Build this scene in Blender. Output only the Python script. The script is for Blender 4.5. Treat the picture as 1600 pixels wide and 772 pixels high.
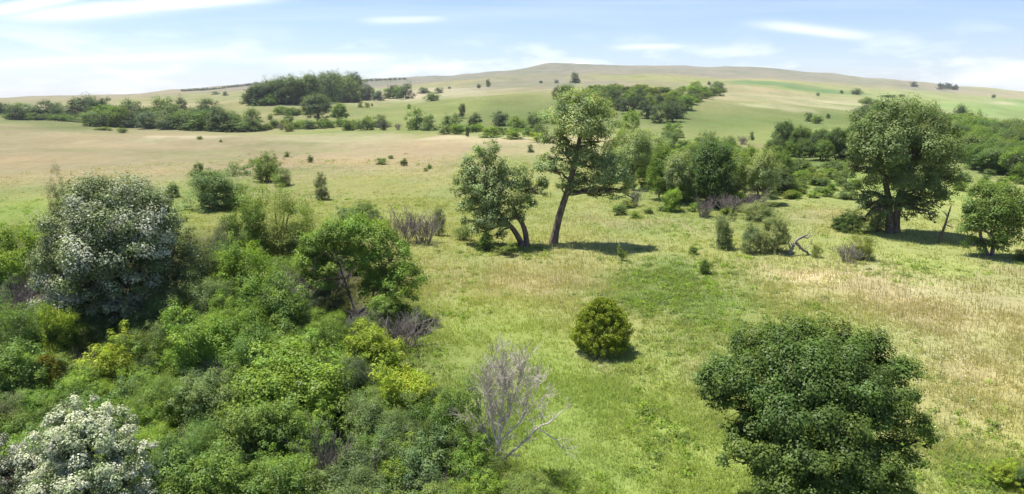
import bpy, math, random
import numpy as np
from mathutils import Vector

# ------------------------------------------------------------------ camera, sky, sun, exposure
for o in list(bpy.data.objects):
    bpy.data.objects.remove(o)
S = bpy.context.scene
C = S.collection
F, PITCH, CAMZ = 1042.0, math.radians(12.5), 14.0
CP, SP = math.cos(PITCH), math.sin(PITCH)
cam_d = bpy.data.cameras.new('camera')
cam_d.sensor_width = 36.0
cam_d.lens = 36.0 * F / 1600.0
cam_d.clip_start = 0.1
cam_d.clip_end = 30000
cam = bpy.data.objects.new('camera', cam_d)
cam.location = (0, 0, CAMZ)
cam.rotation_euler = (math.pi / 2 - PITCH, 0, 0)
C.objects.link(cam)
S.camera = cam

SUN_EL, SUN_AZ = math.radians(71), math.radians(-65)     # azimuth from +Y (view direction), negative is to the left
sun_dir = Vector((math.sin(SUN_AZ) * math.cos(SUN_EL), math.cos(SUN_AZ) * math.cos(SUN_EL), math.sin(SUN_EL)))
sd = bpy.data.lights.new('sun', 'SUN')
sd.energy = 5.0
sd.angle = math.radians(0.6)
sd.color = (1.0, 0.95, 0.85)
sun = bpy.data.objects.new('sun', sd)
sun.rotation_euler = sun_dir.to_track_quat('Z', 'Y').to_euler()
C.objects.link(sun)

world = bpy.data.worlds.new('World')
S.world = world
world.use_nodes = True
wt = world.node_tree
wt.nodes.clear()
WN, WL = wt.nodes, wt.links
def wnode(t, **k):
    n = WN.new(t)
    for a, b in k.items():
        setattr(n, a, b)
    return n
def wmath(op, a, b=None, clamp=False):
    n = wnode('ShaderNodeMath', operation=op, use_clamp=clamp)
    for i, q in enumerate((a, b)):
        if q is None: continue
        if isinstance(q, (int, float)): n.inputs[i].default_value = q
        else: WL.new(q, n.inputs[i])
    return n.outputs[0]
sky = wnode('ShaderNodeTexSky', sky_type='NISHITA')
sky.sun_disc = False
sky.sun_elevation = SUN_EL
sky.sun_rotation = SUN_AZ
sky.altitude = 500
sky.air_density = 1.0
sky.dust_density = 0.35
sky.ozone_density = 3.0
tc = wnode('ShaderNodeTexCoord')
sep = wnode('ShaderNodeSeparateXYZ')
WL.new(tc.outputs['Generated'], sep.inputs[0])
zc = wmath('MAXIMUM', sep.outputs['Z'], 0.0)
den = wmath('ADD', zc, 0.10)
cu = wmath('DIVIDE', sep.outputs['X'], den)
cv = wmath('DIVIDE', sep.outputs['Y'], den)
comb = wnode('ShaderNodeCombineXYZ')
WL.new(cu, comb.inputs[0]); WL.new(cv, comb.inputs[1])
mp = wnode('ShaderNodeMapping')
mp.inputs['Rotation'].default_value = (0, 0, math.radians(-14))
mp.inputs['Scale'].default_value = (0.34, 1.0, 1)
mp.inputs['Location'].default_value = (3.3, 1.75, 0)
WL.new(comb.outputs[0], mp.inputs[0])
n1 = wnode('ShaderNodeTexNoise')
n1.inputs['Scale'].default_value = 0.75
n1.inputs['Detail'].default_value = 8
n1.inputs['Roughness'].default_value = 0.52
n1.inputs['Distortion'].default_value = 0.5
WL.new(mp.outputs[0], n1.inputs['Vector'])
r1 = wnode('ShaderNodeValToRGB')
r1.color_ramp.elements[0].position = 0.56
r1.color_ramp.elements[0].color = (0, 0, 0, 1)
r1.color_ramp.elements[1].position = 0.80
r1.color_ramp.elements[1].color = (1, 1, 1, 1)
WL.new(n1.outputs[0], r1.inputs[0])
# low bank of small cumulus above the horizon
mp2 = wnode('ShaderNodeMapping')
mp2.inputs['Scale'].default_value = (9, 9, 34)
WL.new(tc.outputs['Generated'], mp2.inputs[0])
n2 = wnode('ShaderNodeTexNoise')
n2.inputs['Scale'].default_value = 1.0
n2.inputs['Detail'].default_value = 6
n2.inputs['Roughness'].default_value = 0.55
WL.new(mp2.outputs[0], n2.inputs['Vector'])
r2 = wnode('ShaderNodeValToRGB')
r2.color_ramp.elements[0].position = 0.50
r2.color_ramp.elements[0].color = (0, 0, 0, 1)
r2.color_ramp.elements[1].position = 0.68
r2.color_ramp.elements[1].color = (1, 1, 1, 1)
WL.new(n2.outputs[0], r2.inputs[0])
band = wnode('ShaderNodeMapRange')
band.inputs['From Min'].default_value = 0.10
band.inputs['From Max'].default_value = 0.035
WL.new(sep.outputs['Z'], band.inputs['Value'])
low = wmath('MULTIPLY', wmath('MULTIPLY', r2.outputs[0], band.outputs[0]), 0.75)
def plane(u, v):
    xc, yc = (u - 800) / F, (386 - v) / F
    d = Vector((xc, CP + SP * yc, -SP + CP * yc)).normalized()
    return d.x / (max(d.z, 0) + .1), d.y / (max(d.z, 0) + .1)
def streak(u0, v0, u1, v1, wpx, amt):
    # a long thin cirrus band between two bearings of the sky
    a, b = plane(u0, v0), plane(u1, v1)
    m_ = plane((u0 + u1) / 2, (v0 + v1) / 2 + wpx)
    L_ = math.hypot(b[0] - a[0], b[1] - a[1]); ex, ey = (b[0] - a[0]) / L_, (b[1] - a[1]) / L_
    wd_ = abs(-(m_[0] - a[0]) * ey + (m_[1] - a[1]) * ex)
    wob = wmath('MULTIPLY', wmath('SUBTRACT', n1.outputs[0], .5), wd_ * 5)
    al = wmath('ADD', wmath('MULTIPLY', wmath('SUBTRACT', cu, a[0]), ex / L_), wmath('MULTIPLY', wmath('SUBTRACT', cv, a[1]), ey / L_))
    pe = wmath('ADD', wmath('ADD', wmath('MULTIPLY', wmath('SUBTRACT', cu, a[0]), -ey), wmath('MULTIPLY', wmath('SUBTRACT', cv, a[1]), ex)), wob)
    g1 = wmath('POWER', math.e, wmath('MULTIPLY', wmath('MULTIPLY', pe, pe), -1 / (wd_ * wd_)))
    c_ = wmath('SUBTRACT', al, .5)
    g2 = wmath('POWER', math.e, wmath('MULTIPLY', wmath('POWER', wmath('ABSOLUTE', c_), 4.0), -16.0))
    return wmath('MULTIPLY', wmath('MULTIPLY', g1, g2), amt)
cl = wmath('MAXIMUM', wmath('MULTIPLY', r1.outputs[0], 0.22), low, True)
for st in [(50, 32, 420, -8, 12, .95), (-60, 30, 110, -6, 9, .95), (570, 35, 700, 33, 5, .4), (1185, 36, 1365, 60, 7, .55), (-20, 108, 400, 78, 12, .4), (960, 76, 1070, 74, 5, .5), (430, 100, 620, 92, 10, .5)]:
    cl = wmath('MAXIMUM', cl, streak(*st), True)
mixc = wnode('ShaderNodeMix', data_type='RGBA')
WL.new(cl, mixc.inputs['Factor'])
tint = wnode('ShaderNodeMix', data_type='RGBA', blend_type='MULTIPLY')
tint.inputs['Factor'].default_value = 1.0
tint.inputs['B'].default_value = (.98, .965, 1.10, 1)
WL.new(sky.outputs[0], tint.inputs['A'])
WL.new(tint.outputs['Result'], mixc.inputs['A'])
mixc.inputs['B'].default_value = (10.0, 10.0, 10.6, 1)
bg = wnode('ShaderNodeBackground')
bg.inputs['Strength'].default_value = 0.08
WL.new(mixc.outputs['Result'], bg.inputs['Color'])
wo = wnode('ShaderNodeOutputWorld')
WL.new(bg.outputs[0], wo.inputs['Surface'])

S.render.engine = 'CYCLES'
S.view_settings.view_transform = 'Standard'
S.view_settings.look = 'None'
S.view_settings.exposure = 0.92
S.view_settings.gamma = 1.0
S.view_settings.use_curve_mapping = False
S.cycles.max_bounces = 6
S.cycles.diffuse_bounces = 4
S.cycles.transmission_bounces = 4
S.cycles.volume_bounces = 0
S.cycles.use_denoising = True

rng = np.random.default_rng(11)
random.seed(5)

# ------------------------------------------------------------------ noise and terrain
def _hash(ix, iy, seed):
    h = (ix.astype(np.int64) * 374761393 + iy.astype(np.int64) * 668265263 + seed * 974711) & 0x7fffffff
    h = ((h ^ (h >> 13)) * 1274126177) & 0x7fffffff
    return ((h ^ (h >> 16)) & 0xffff) / 65535.0
def vnoise(x, y, seed=0):
    x = np.asarray(x, float); y = np.asarray(y, float)
    ix, iy = np.floor(x), np.floor(y)
    fx, fy = x - ix, y - iy
    fx = fx * fx * (3 - 2 * fx); fy = fy * fy * (3 - 2 * fy)
    a, b = _hash(ix, iy, seed), _hash(ix + 1, iy, seed)
    c, d = _hash(ix, iy + 1, seed), _hash(ix + 1, iy + 1, seed)
    return (a * (1 - fx) + b * fx) * (1 - fy) + (c * (1 - fx) + d * fx) * fy
def fbm(x, y, seed=0, oct=4, gain=0.5):
    s, a, t = 0, 1.0, 0
    for i in range(oct):
        s = s + a * (vnoise(x * 2 ** i, y * 2 ** i, seed + i * 17) - 0.5)
        t += a; a *= gain
    return s / t * 2

def ray(u, v):
    xc, yc = (u - 800) / F, (386 - v) / F
    return np.array([xc, CP + SP * yc, -SP + CP * yc])

# valley floor, creek, hills: (horizontal distance, picture row where that ground would show) by bearing
PROFILE = {
    -150: [(300, 214), (400, 192), (480, 191), (700, 178), (1200, 166), (2000, 155), (3000, 156)],
    0:    [(330, 208), (400, 191), (480, 190), (700, 178), (1200, 166), (2000, 154), (3000, 155)],
    200:  [(290, 210), (350, 204), (410, 204), (520, 188), (800, 169), (1500, 155), (2200, 147), (3000, 148)],
    400:  [(260, 217), (320, 206), (380, 200), (440, 180), (500, 164), (560, 158), (800, 155), (1500, 141), (2500, 131), (3000, 131)],
    600:  [(250, 217), (300, 207), (340, 202), (400, 190), (500, 174), (700, 160), (1000, 147), (1600, 135), (2800, 124), (3200, 124)],
    800:  [(200, 231), (260, 216), (320, 199), (400, 174), (500, 151), (600, 144), (660, 144.5), (1200, 130), (2000, 117), (2600, 112), (3000, 112)],
    860:  [(200, 231), (260, 216), (320, 198), (400, 171), (500, 148), (600, 141), (660, 141.5), (1200, 128), (2000, 112), (2400, 101), (3000, 101)],
    1000: [(200, 231), (250, 218), (320, 195), (420, 165), (540, 139), (600, 137.5), (660, 138), (1200, 124), (2000, 110), (2600, 103), (3000, 103)],
    1200: [(200, 234), (250, 221), (300, 206), (400, 181), (520, 160), (580, 155), (650, 154.5), (900, 145), (1500, 127), (2100, 115), (2600, 109), (3000, 109)],
    1400: [(250, 228), (350, 206), (450, 187), (560, 178), (620, 177), (800, 168), (1200, 150), (2000, 135), (2600, 127), (3000, 127)],
    1500: [(250, 232), (350, 212), (450, 196), (600, 184), (800, 174), (1200, 159), (2000, 145), (2700, 135), (3000, 135)],
    1600: [(250, 238), (400, 212), (600, 194), (900, 180), (1300, 166), (2000, 153), (2800, 143), (3200, 143)],
    1750: [(250, 241), (400, 215), (600, 196), (900, 182), (1300, 168), (2000, 156), (2800, 148), (3200, 148)],
}
LD0, LD1, NLD = math.log(2.0), math.log(9000.0), 260
NAZ = 1441
azg = np.linspace(-math.pi, math.pi, NAZ)
ldg = np.linspace(LD0, LD1, NLD)
cols_az, cols_z = [], []
for u, prof in sorted(PROFILE.items()):
    r0 = ray(u, 158)
    pd, pz = [math.log(1.0), math.log(110.0), math.log(160.0)], [0.0, 0.0, 0.0]
    for d, v in prof:
        r = ray(u, v)
        pd.append(math.log(d)); pz.append(CAMZ + d * r[2] / math.hypot(r[0], r[1]))
    zl = pz[-1]
    pd += [math.log(4500.0), math.log(9000.0)]
    pz += [zl - 15, zl - 60]
    cols_az.append(math.atan2(r0[0], r0[1]))
    cols_z.append(np.interp(ldg, pd, pz))
cols_az = np.array(cols_az); cols_z = np.array(cols_z)
TAB = np.empty((NAZ, NLD))
for j in range(NLD):
    TAB[:, j] = np.interp(azg, cols_az, cols_z[:, j], period=2 * math.pi)
def smooth(T, n, ax):
    k = np.hanning(n + 2)[1:-1]; k /= k.sum()
    pad = [(0, 0), (0, 0)]; pad[ax] = (n // 2, n // 2)
    P = np.pad(T, pad, mode='wrap' if ax == 0 else 'edge')
    return np.apply_along_axis(lambda m: np.convolve(m, k, 'valid'), ax, P)
TAB = smooth(smooth(TAB, 7, 1), 9, 0)
def height(x, y):
    x = np.asarray(x, float); y = np.asarray(y, float)
    d = np.maximum(np.hypot(x, y), 2.01)
    a = (np.arctan2(x, y) + math.pi) / (2 * math.pi) * (NAZ - 1)
    l = np.clip((np.log(d) - LD0) / (LD1 - LD0) * (NLD - 1), 0, NLD - 1.001)
    a = np.clip(a, 0, NAZ - 1.001)
    i, j = a.astype(int), l.astype(int)
    fa, fl = a - i, l - j
    z = (TAB[i, j] * (1 - fa) + TAB[i + 1, j] * fa) * (1 - fl) + (TAB[i, j + 1] * (1 - fa) + TAB[i + 1, j + 1] * fa) * fl
    z = z + fbm(x / 26 + 3, y / 26, 3, 3) * 0.7 * np.clip(d / 60, 0, 1)
    z = z + fbm(x / 62 + 1, y / 62 + 5, 7, 2) * 1.7 * np.clip((d - 55) / 60, 0, 1)
    z = z + fbm(x / 150 + 9, y / 150, 5, 4) * np.clip((d - 250) / 600, 0, 1) * 5.0
    z = z + (np.abs(fbm(x / 420 + 2, y / 420, 15, 4)) * 2 - .45) * np.clip((d - 900) / 1200, 0, 1) * 8
    return z

def hz(x, y):
    return float(height(np.array([x]), np.array([y]))[0])
_T = np.exp(np.linspace(math.log(10), math.log(7000), 3000))
def at(u, v):
    """ground point seen at a picture position, with its depth along the view axis"""
    r = ray(u, v)
    z = CAMZ + _T * r[2]
    g = height(_T * r[0], _T * r[1])
    k = np.argmax(z < g) if np.any(z < g) else len(_T) - 1
    if k > 0:
        a, b = z[k - 1] - g[k - 1], g[k] - z[k]
        t = _T[k - 1] + (_T[k] - _T[k - 1]) * a / max(a + b, 1e-6)
    else:
        t = _T[0]
    x, y = t * r[0], t * r[1]
    return np.array([x, y, hz(x, y)]), t
def pt(u, v, Y):
    """point at a given Y on a sight line"""
    r = ray(u, v)
    t = Y / r[1]
    return np.array([t * r[0], Y, CAMZ + t * r[2]]), t

# ------------------------------------------------------------------ ground colour (what grows where, far hills greyed for haze)
PAL = {
    't': (0.320, 0.280, 0.160), 'p': (0.320, 0.262, 0.158), 'l': (0.43, 0.385, 0.245),
    'g': (0.245, 0.272, 0.096), 'b': (0.250, 0.305, 0.084), 'm': (0.292, 0.286, 0.130),
    'd': (0.150, 0.182, 0.070), 'h': (0.245, 0.228, 0.165), 'e': (0.095, 0.200, 0.080),  # h: grey-tan of the far hills, distance haze mixed into the colour
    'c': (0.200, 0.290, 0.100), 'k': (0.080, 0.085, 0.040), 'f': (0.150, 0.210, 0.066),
}
GU = [0, 130, 270, 400, 530, 665, 800, 930, 1065, 1200, 1330, 1465, 1600]
GRID = [
    (112, 'hhhhhhhhhhhhh'), (128, 'hhhhhhhhmmhhh'), (136, 'hhhhhmhhtmmhh'), (145, 'tttmllttttmtm'),
    (153, 'ttmmllgttltct'), (160, 'tmmmmmdggtlcc'), (168, 'lltmmgdddddcc'), (178, 'mltmmgdddddgd'),
    (192, 'mddtggdddddgd'), (206, 'tttmggggdgggd'), (216, 'ttttltltggggg'), (232, 'tptptptmgdddg'),
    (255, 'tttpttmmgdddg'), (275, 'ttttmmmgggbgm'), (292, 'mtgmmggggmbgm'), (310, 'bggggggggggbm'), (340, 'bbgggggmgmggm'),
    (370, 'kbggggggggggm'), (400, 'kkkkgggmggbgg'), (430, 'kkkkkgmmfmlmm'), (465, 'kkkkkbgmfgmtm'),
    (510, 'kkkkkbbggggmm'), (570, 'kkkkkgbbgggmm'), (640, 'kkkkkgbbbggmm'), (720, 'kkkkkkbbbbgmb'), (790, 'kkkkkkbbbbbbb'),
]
nodes = []
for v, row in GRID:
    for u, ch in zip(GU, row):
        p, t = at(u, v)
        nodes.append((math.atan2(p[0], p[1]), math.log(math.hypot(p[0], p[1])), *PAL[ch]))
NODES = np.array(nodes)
BLOBS = []   # patches with an edge of their own: centre, half sizes (m), colour, strength
def blob(u, v, ru, rv, ch, s=0.8):
    p, t = at(u, v)
    a, _ = at(u, v - rv); b, _ = at(u, v + rv)
    BLOBS.append((p[0], p[1], ru * t / F, max(0.5 * np.linalg.norm((a - b)[:2]), 1.0), PAL[ch], s))
for q in [(1260, 424, 75, 9, 'l', .75), (1210, 415, 40, 5, 'l', .6), (1350, 452, 70, 16, 't', .7), (1450, 495, 100, 30, 't', .6), (1500, 560, 70, 30, 't', .4),
          (1550, 470, 60, 30, 't', .4), (860, 440, 80, 20, 'p', .38), (800, 455, 40, 16, 'p', .25), (1060, 440, 95, 38, 'f', .75), (1010, 470, 50, 18, 'f', .6),
          (950, 345, 55, 8, 'p', .45), (1030, 350, 60, 6, 't', .6), (300, 213, 60, 3, 'l', .9), (690, 213, 50, 4, 'l', .8), (940, 372, 60, 8, 'm', .6),
          (1330, 171, 50, 4, 'l', .6), (1190, 163, 60, 3, 'l', .6), (700, 147, 70, 3, 'l', .7), (650, 140, 50, 3, 'l', .7), (1260, 330, 70, 12, 't', .5),
          (1100, 345, 30, 10, 'm', .5), (1440, 410, 70, 16, 'b', .6), (1520, 330, 40, 8, 't', .5), (1150, 225, 25, 6, 'p', .5), (1590, 425, 30, 8, 'p', .4),
          (1080, 560, 40, 20, 't', .35), (700, 430, 40, 30, 'm', .6), (660, 400, 30, 15, 'm', .5), (900, 640, 50, 80, 'b', .5), (840, 540, 50, 40, 'b', .5),
          (1500, 735, 60, 30, 'b', .6), (940, 565, 28, 8, 'l', .5), (20, 330, 60, 20, 'b', .7), (560, 285, 90, 12, 'g', .6), (790, 280, 30, 12, 'g', .5),
          (690, 168, 70, 8, 'g', .5), (100, 181, 30, 3, 'l', .8), (1000, 198, 20, 4, 'p', .4), (1550, 158, 40, 2.5, 'l', .6), (420, 240, 70, 8, 'p', .5),
          (1180, 128, 60, 3, 'e', .75), (1270, 137, 60, 2.5, 'e', .7), (1460, 163, 90, 4, 'c', .8), (1180, 205, 120, 14, 'd', .35)]:
    blob(*q)
def ground_col(x, y):
    x = np.asarray(x, float).ravel(); y = np.asarray(y, float).ravel()
    d = np.maximum(np.hypot(x, y), 3.0)
    wx = x + fbm(x / (d * .06), y / (d * .12), 41, 3) * d * .05
    wy = y + fbm(x / (d * .06) + 7, y / (d * .12), 43, 3) * d * .10
    az, ld = np.arctan2(wx, wy), np.log(np.maximum(np.hypot(wx, wy), 3))
    out = np.zeros((len(x), 3))
    for s in range(0, len(x), 20000):
        a, l = az[s:s + 20000, None], ld[s:s + 20000, None]
        da = (a - NODES[None, :, 0]) / 0.075
        dl = (l - NODES[None, :, 1]) / 0.085
        w = np.exp(-0.5 * (da * da + dl * dl)) + 1e-9 / (0.01 + da * da + dl * dl) ** 2
        out[s:s + 20000] = (w @ NODES[:, 2:5]) / w.sum(1, keepdims=True)
    for bx, by, rx, ry, col, st in BLOBS:
        sc = min(rx, ry)
        e = np.sqrt(((wx - bx) / rx) ** 2 + ((wy - by) / ry) ** 2)
        m = np.flatnonzero(e < 2.2)
        if len(m) == 0: continue
        ed = e[m] + fbm(x[m] / (rx * .35), y[m] / (ry * .35), 71, 3) * 0.55
        k = np.clip(1.35 - ed, 0, 1); k = (k * k * (3 - 2 * k) * st)[:, None]
        out[m] = out[m] * (1 - k) + np.array(col) * k
    # mottling of the sward: dry and fresh patches at several sizes
    n = fbm(x / 5.0, y / 8.0, 51, 4)[:, None] * np.clip(1.5 - d / 260, 0.25, 1)[:, None]
    n2 = fbm(x / 24, y / 26, 57, 5, .6)[:, None]
    n3 = fbm(x / 110, y / 220, 59, 4)[:, None] * np.clip(d / 300, 0, 1)[:, None]
    q = np.clip((n * .4 + n2 * .85 + n3 * .7), -1, 1)
    dry = np.array([1.20, 1.06, 1.02]); wet = np.array([0.70, 0.86, 0.68])
    out = out * np.where(q > 0, 1 + (dry - 1) * q, 1 + (1 - wet) * q)
    gk = np.clip(-q, 0, 1) * .3 * (out.sum(1, keepdims=True) > .35)
    out = out * (1 - gk) + np.array([.19, .215, .08]) * gk
    return out

# ------------------------------------------------------------------ mesh and material helpers
def mesh_np(name, V, Fq, mat, col=None, smooth_=False):
    """V: n x 3, Fq: m x k index array (k = 3 or 4), col: n x 3 point colours"""
    V = np.ascontiguousarray(V, np.float32); Fq = np.ascontiguousarray(Fq, np.int32)
    m, k = Fq.shape
    me = bpy.data.meshes.new(name)
    me.vertices.add(len(V)); me.vertices.foreach_set('co', V.ravel())
    me.loops.add(m * k); me.loops.foreach_set('vertex_index', Fq.ravel())
    me.polygons.add(m)
    me.polygons.foreach_set('loop_start', np.arange(0, m * k, k, dtype=np.int32))
    if smooth_:
        me.polygons.foreach_set('use_smooth', np.ones(m, bool))
    if col is not None:
        at_ = me.color_attributes.new('Col', 'FLOAT_COLOR', 'POINT')
        c4 = np.ones((len(V), 4), np.float32); c4[:, :3] = col
        at_.data.foreach_set('color', c4.ravel())
    me.update(calc_edges=True)
    me.materials.append(mat)
    return me
def new_mat(name):
    m = bpy.data.materials.new(name); m.use_nodes = True
    m.node_tree.nodes.clear()
    return m, m.node_tree.nodes, m.node_tree.links

def ground_material():
    m, N, L = new_mat('prairie_ground')
    a = N.new('ShaderNodeAttribute'); a.attribute_name = 'Col'
    g = N.new('ShaderNodeNewGeometry')
    def noise(scale, det, sx=1, sy=1):
        mpn = N.new('ShaderNodeMapping'); mpn.inputs['Scale'].default_value = (sx, sy, 1)
        L.new(g.outputs['Position'], mpn.inputs[0])
        n = N.new('ShaderNodeTexNoise'); n.inputs['Scale'].default_value = scale
        n.inputs['Detail'].default_value = det; n.inputs['Roughness'].default_value = 0.65
        L.new(mpn.outputs[0], n.inputs['Vector']); return n.outputs[0]
    def mr(s, lo, hi):
        r = N.new('ShaderNodeMapRange'); r.inputs['From Min'].default_value = 0.3; r.inputs['From Max'].default_value = 0.7
        r.inputs['To Min'].default_value = lo; r.inputs['To Max'].default_value = hi
        L.new(s, r.inputs['Value']); return r.outputs[0]
    def mul(p, q):
        n = N.new('ShaderNodeMath'); n.operation = 'MULTIPLY'; L.new(p, n.inputs[0]); L.new(q, n.inputs[1]); return n.outputs[0]
    fine, mid, big = noise(3.5, 6), noise(0.45, 6, 1, .7), noise(0.035, 8, 1, .45)
    val = mul(mul(mr(fine, .88, 1.1), mr(mid, .87, 1.11)), mr(big, .88, 1.12))
    hs = N.new('ShaderNodeHueSaturation')
    L.new(a.outputs['Color'], hs.inputs['Color']); L.new(val, hs.inputs['Value'])
    L.new(mr(noise(0.12, 5), .485, .515), hs.inputs['Hue'])
    b = N.new('ShaderNodeBsdfDiffuse'); b.inputs['Roughness'].default_value = 0.9
    bp = N.new('ShaderNodeBump'); bp.inputs['Strength'].default_value = 0.8; bp.inputs['Distance'].default_value = 0.25
    L.new(mid, bp.inputs['Height']); L.new(bp.outputs[0], b.inputs['Normal'])
    L.new(hs.outputs[0], b.inputs['Color'])
    o = N.new('ShaderNodeOutputMaterial'); L.new(b.outputs[0], o.inputs[0])
    return m
def leaf_material(name, use_obj=True, gloss=0.01, trans=0.42, rough=0.45):
    m, N, L = new_mat(name)
    a = N.new('ShaderNodeAttribute'); a.attribute_name = 'Col'
    col = a.outputs['Color']
    if use_obj:
        oi = N.new('ShaderNodeObjectInfo')
        mx = N.new('ShaderNodeMix'); mx.data_type = 'RGBA'; mx.blend_type = 'MULTIPLY'; mx.inputs['Factor'].default_value = 1
        L.new(col, mx.inputs['A']); L.new(oi.outputs['Color'], mx.inputs['B']); col = mx.outputs['Result']
    d = N.new('ShaderNodeBsdfDiffuse'); L.new(col, d.inputs['Color'])
    t = N.new('ShaderNodeBsdfTranslucent')
    tm = N.new('ShaderNodeMix'); tm.data_type = 'RGBA'; tm.blend_type = 'MULTIPLY'; tm.inputs['Factor'].default_value = 1
    L.new(col, tm.inputs['A']); tm.inputs['B'].default_value = (1.15, 1.2, 0.5, 1)
    L.new(tm.outputs['Result'], t.inputs['Color'])
    s1 = N.new('ShaderNodeMixShader'); s1.inputs[0].default_value = trans
    L.new(d.outputs[0], s1.inputs[1]); L.new(t.outputs[0], s1.inputs[2])
    g = N.new('ShaderNodeBsdfGlossy'); g.inputs['Roughness'].default_value = rough
    g.inputs['Color'].default_value = (1, 1, 1, 1)
    s2 = N.new('ShaderNodeMixShader'); s2.inputs[0].default_value = gloss
    L.new(s1.outputs[0], s2.inputs[1]); L.new(g.outputs[0], s2.inputs[2])
    o = N.new('ShaderNodeOutputMaterial'); L.new(s2.outputs[0], o.inputs[0])
    return m
def bark_material(name, c0, c1, sc=6):
    m, N, L = new_mat(name)
    g = N.new('ShaderNodeTexCoord')
    mpn = N.new('ShaderNodeMapping'); mpn.inputs['Scale'].default_value = (1, 1, .25)
    L.new(g.outputs['Object'], mpn.inputs[0])
    n = N.new('ShaderNodeTexNoise'); n.inputs['Scale'].default_value = sc; n.inputs['Detail'].default_value = 5
    L.new(mpn.outputs[0], n.inputs['Vector'])
    r = N.new('ShaderNodeValToRGB')
    r.color_ramp.elements[0].position = .35; r.color_ramp.elements[0].color = (*c0, 1)
    r.color_ramp.elements[1].position = .68; r.color_ramp.elements[1].color = (*c1, 1)
    L.new(n.outputs[0], r.inputs[0])
    b = N.new('ShaderNodeBsdfDiffuse'); L.new(r.outputs[0], b.inputs['Color'])
    bp = N.new('ShaderNodeBump'); bp.inputs['Strength'].default_value = .7; bp.inputs['Distance'].default_value = .05
    L.new(n.outputs[0], bp.inputs['Height']); L.new(bp.outputs[0], b.inputs['Normal'])
    o = N.new('ShaderNodeOutputMaterial'); L.new(b.outputs[0], o.inputs[0])
    return m
M_GROUND = ground_material()
M_LEAF = leaf_material('leaf')
M_SILVER = leaf_material('silver_leaf', gloss=.012, trans=.22)
M_GRASS = leaf_material('grass_blade', use_obj=False, gloss=.0, trans=.46, rough=.6)
M_NEEDLE = leaf_material('juniper_spray', gloss=.0, trans=.25)
M_BARK = bark_material('brown_bark', (.085, .068, .052), (.22, .18, .14))
M_DARKBARK = bark_material('dark_bark', (.03, .025, .02), (.10, .08, .065))
M_PALE = bark_material('bleached_wood', (.37, .325, .285), (.60, .54, .48))
M_LOG = bark_material('weathered_log', (.17, .15, .13), (.36, .33, .29))
M_GREY = bark_material('grey_twig', (.13, .11, .105), (.30, .26, .25))

def tag(o, label, cat, group=None, kind=None):
    if label: o['label'] = label
    if cat: o['category'] = cat
    if group: o['group'] = group
    if kind: o['kind'] = kind
def link(name, me, parent=None, color=None):
    o = bpy.data.objects.new(name, me); C.objects.link(o)
    if parent is not None: o.parent = parent
    if color is not None: o.color = (*color, 1)
    return o
def empty(name, loc, rz=0, sc=(1, 1, 1)):
    o = bpy.data.objects.new(name, None); C.objects.link(o)
    o.location = tuple(float(q) for q in loc); o.rotation_euler = (0, 0, rz); o.scale = sc
    o.empty_display_size = .3
    return o

# ------------------------------------------------------------------ the land
azs = np.concatenate([np.linspace(-math.pi, -0.9, 60, endpoint=False), np.linspace(-0.9, 0.9, 460, endpoint=False), np.linspace(0.9, math.pi, 60, endpoint=False)])
rds = np.concatenate([[0.0], np.exp(np.linspace(math.log(4), math.log(8500), 330))])
A, R = np.meshgrid(azs, rds)
gx, gy = R * np.sin(A), R * np.cos(A)
gz = height(gx.ravel(), gy.ravel())
na, nr = len(azs), len(rds)
idx = np.arange(na * nr).reshape(nr, na)
q = np.stack([idx[:-1, :], np.roll(idx, -1, 1)[:-1, :], np.roll(idx, -1, 1)[1:, :], idx[1:, :]], -1).reshape(-1, 4)
q = q[:, ::-1]
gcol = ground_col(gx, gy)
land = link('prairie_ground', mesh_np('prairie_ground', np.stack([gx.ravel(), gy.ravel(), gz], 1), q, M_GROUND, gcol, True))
tag(land, 'rolling prairie of green and straw coloured grass', None, kind='structure')

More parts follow.
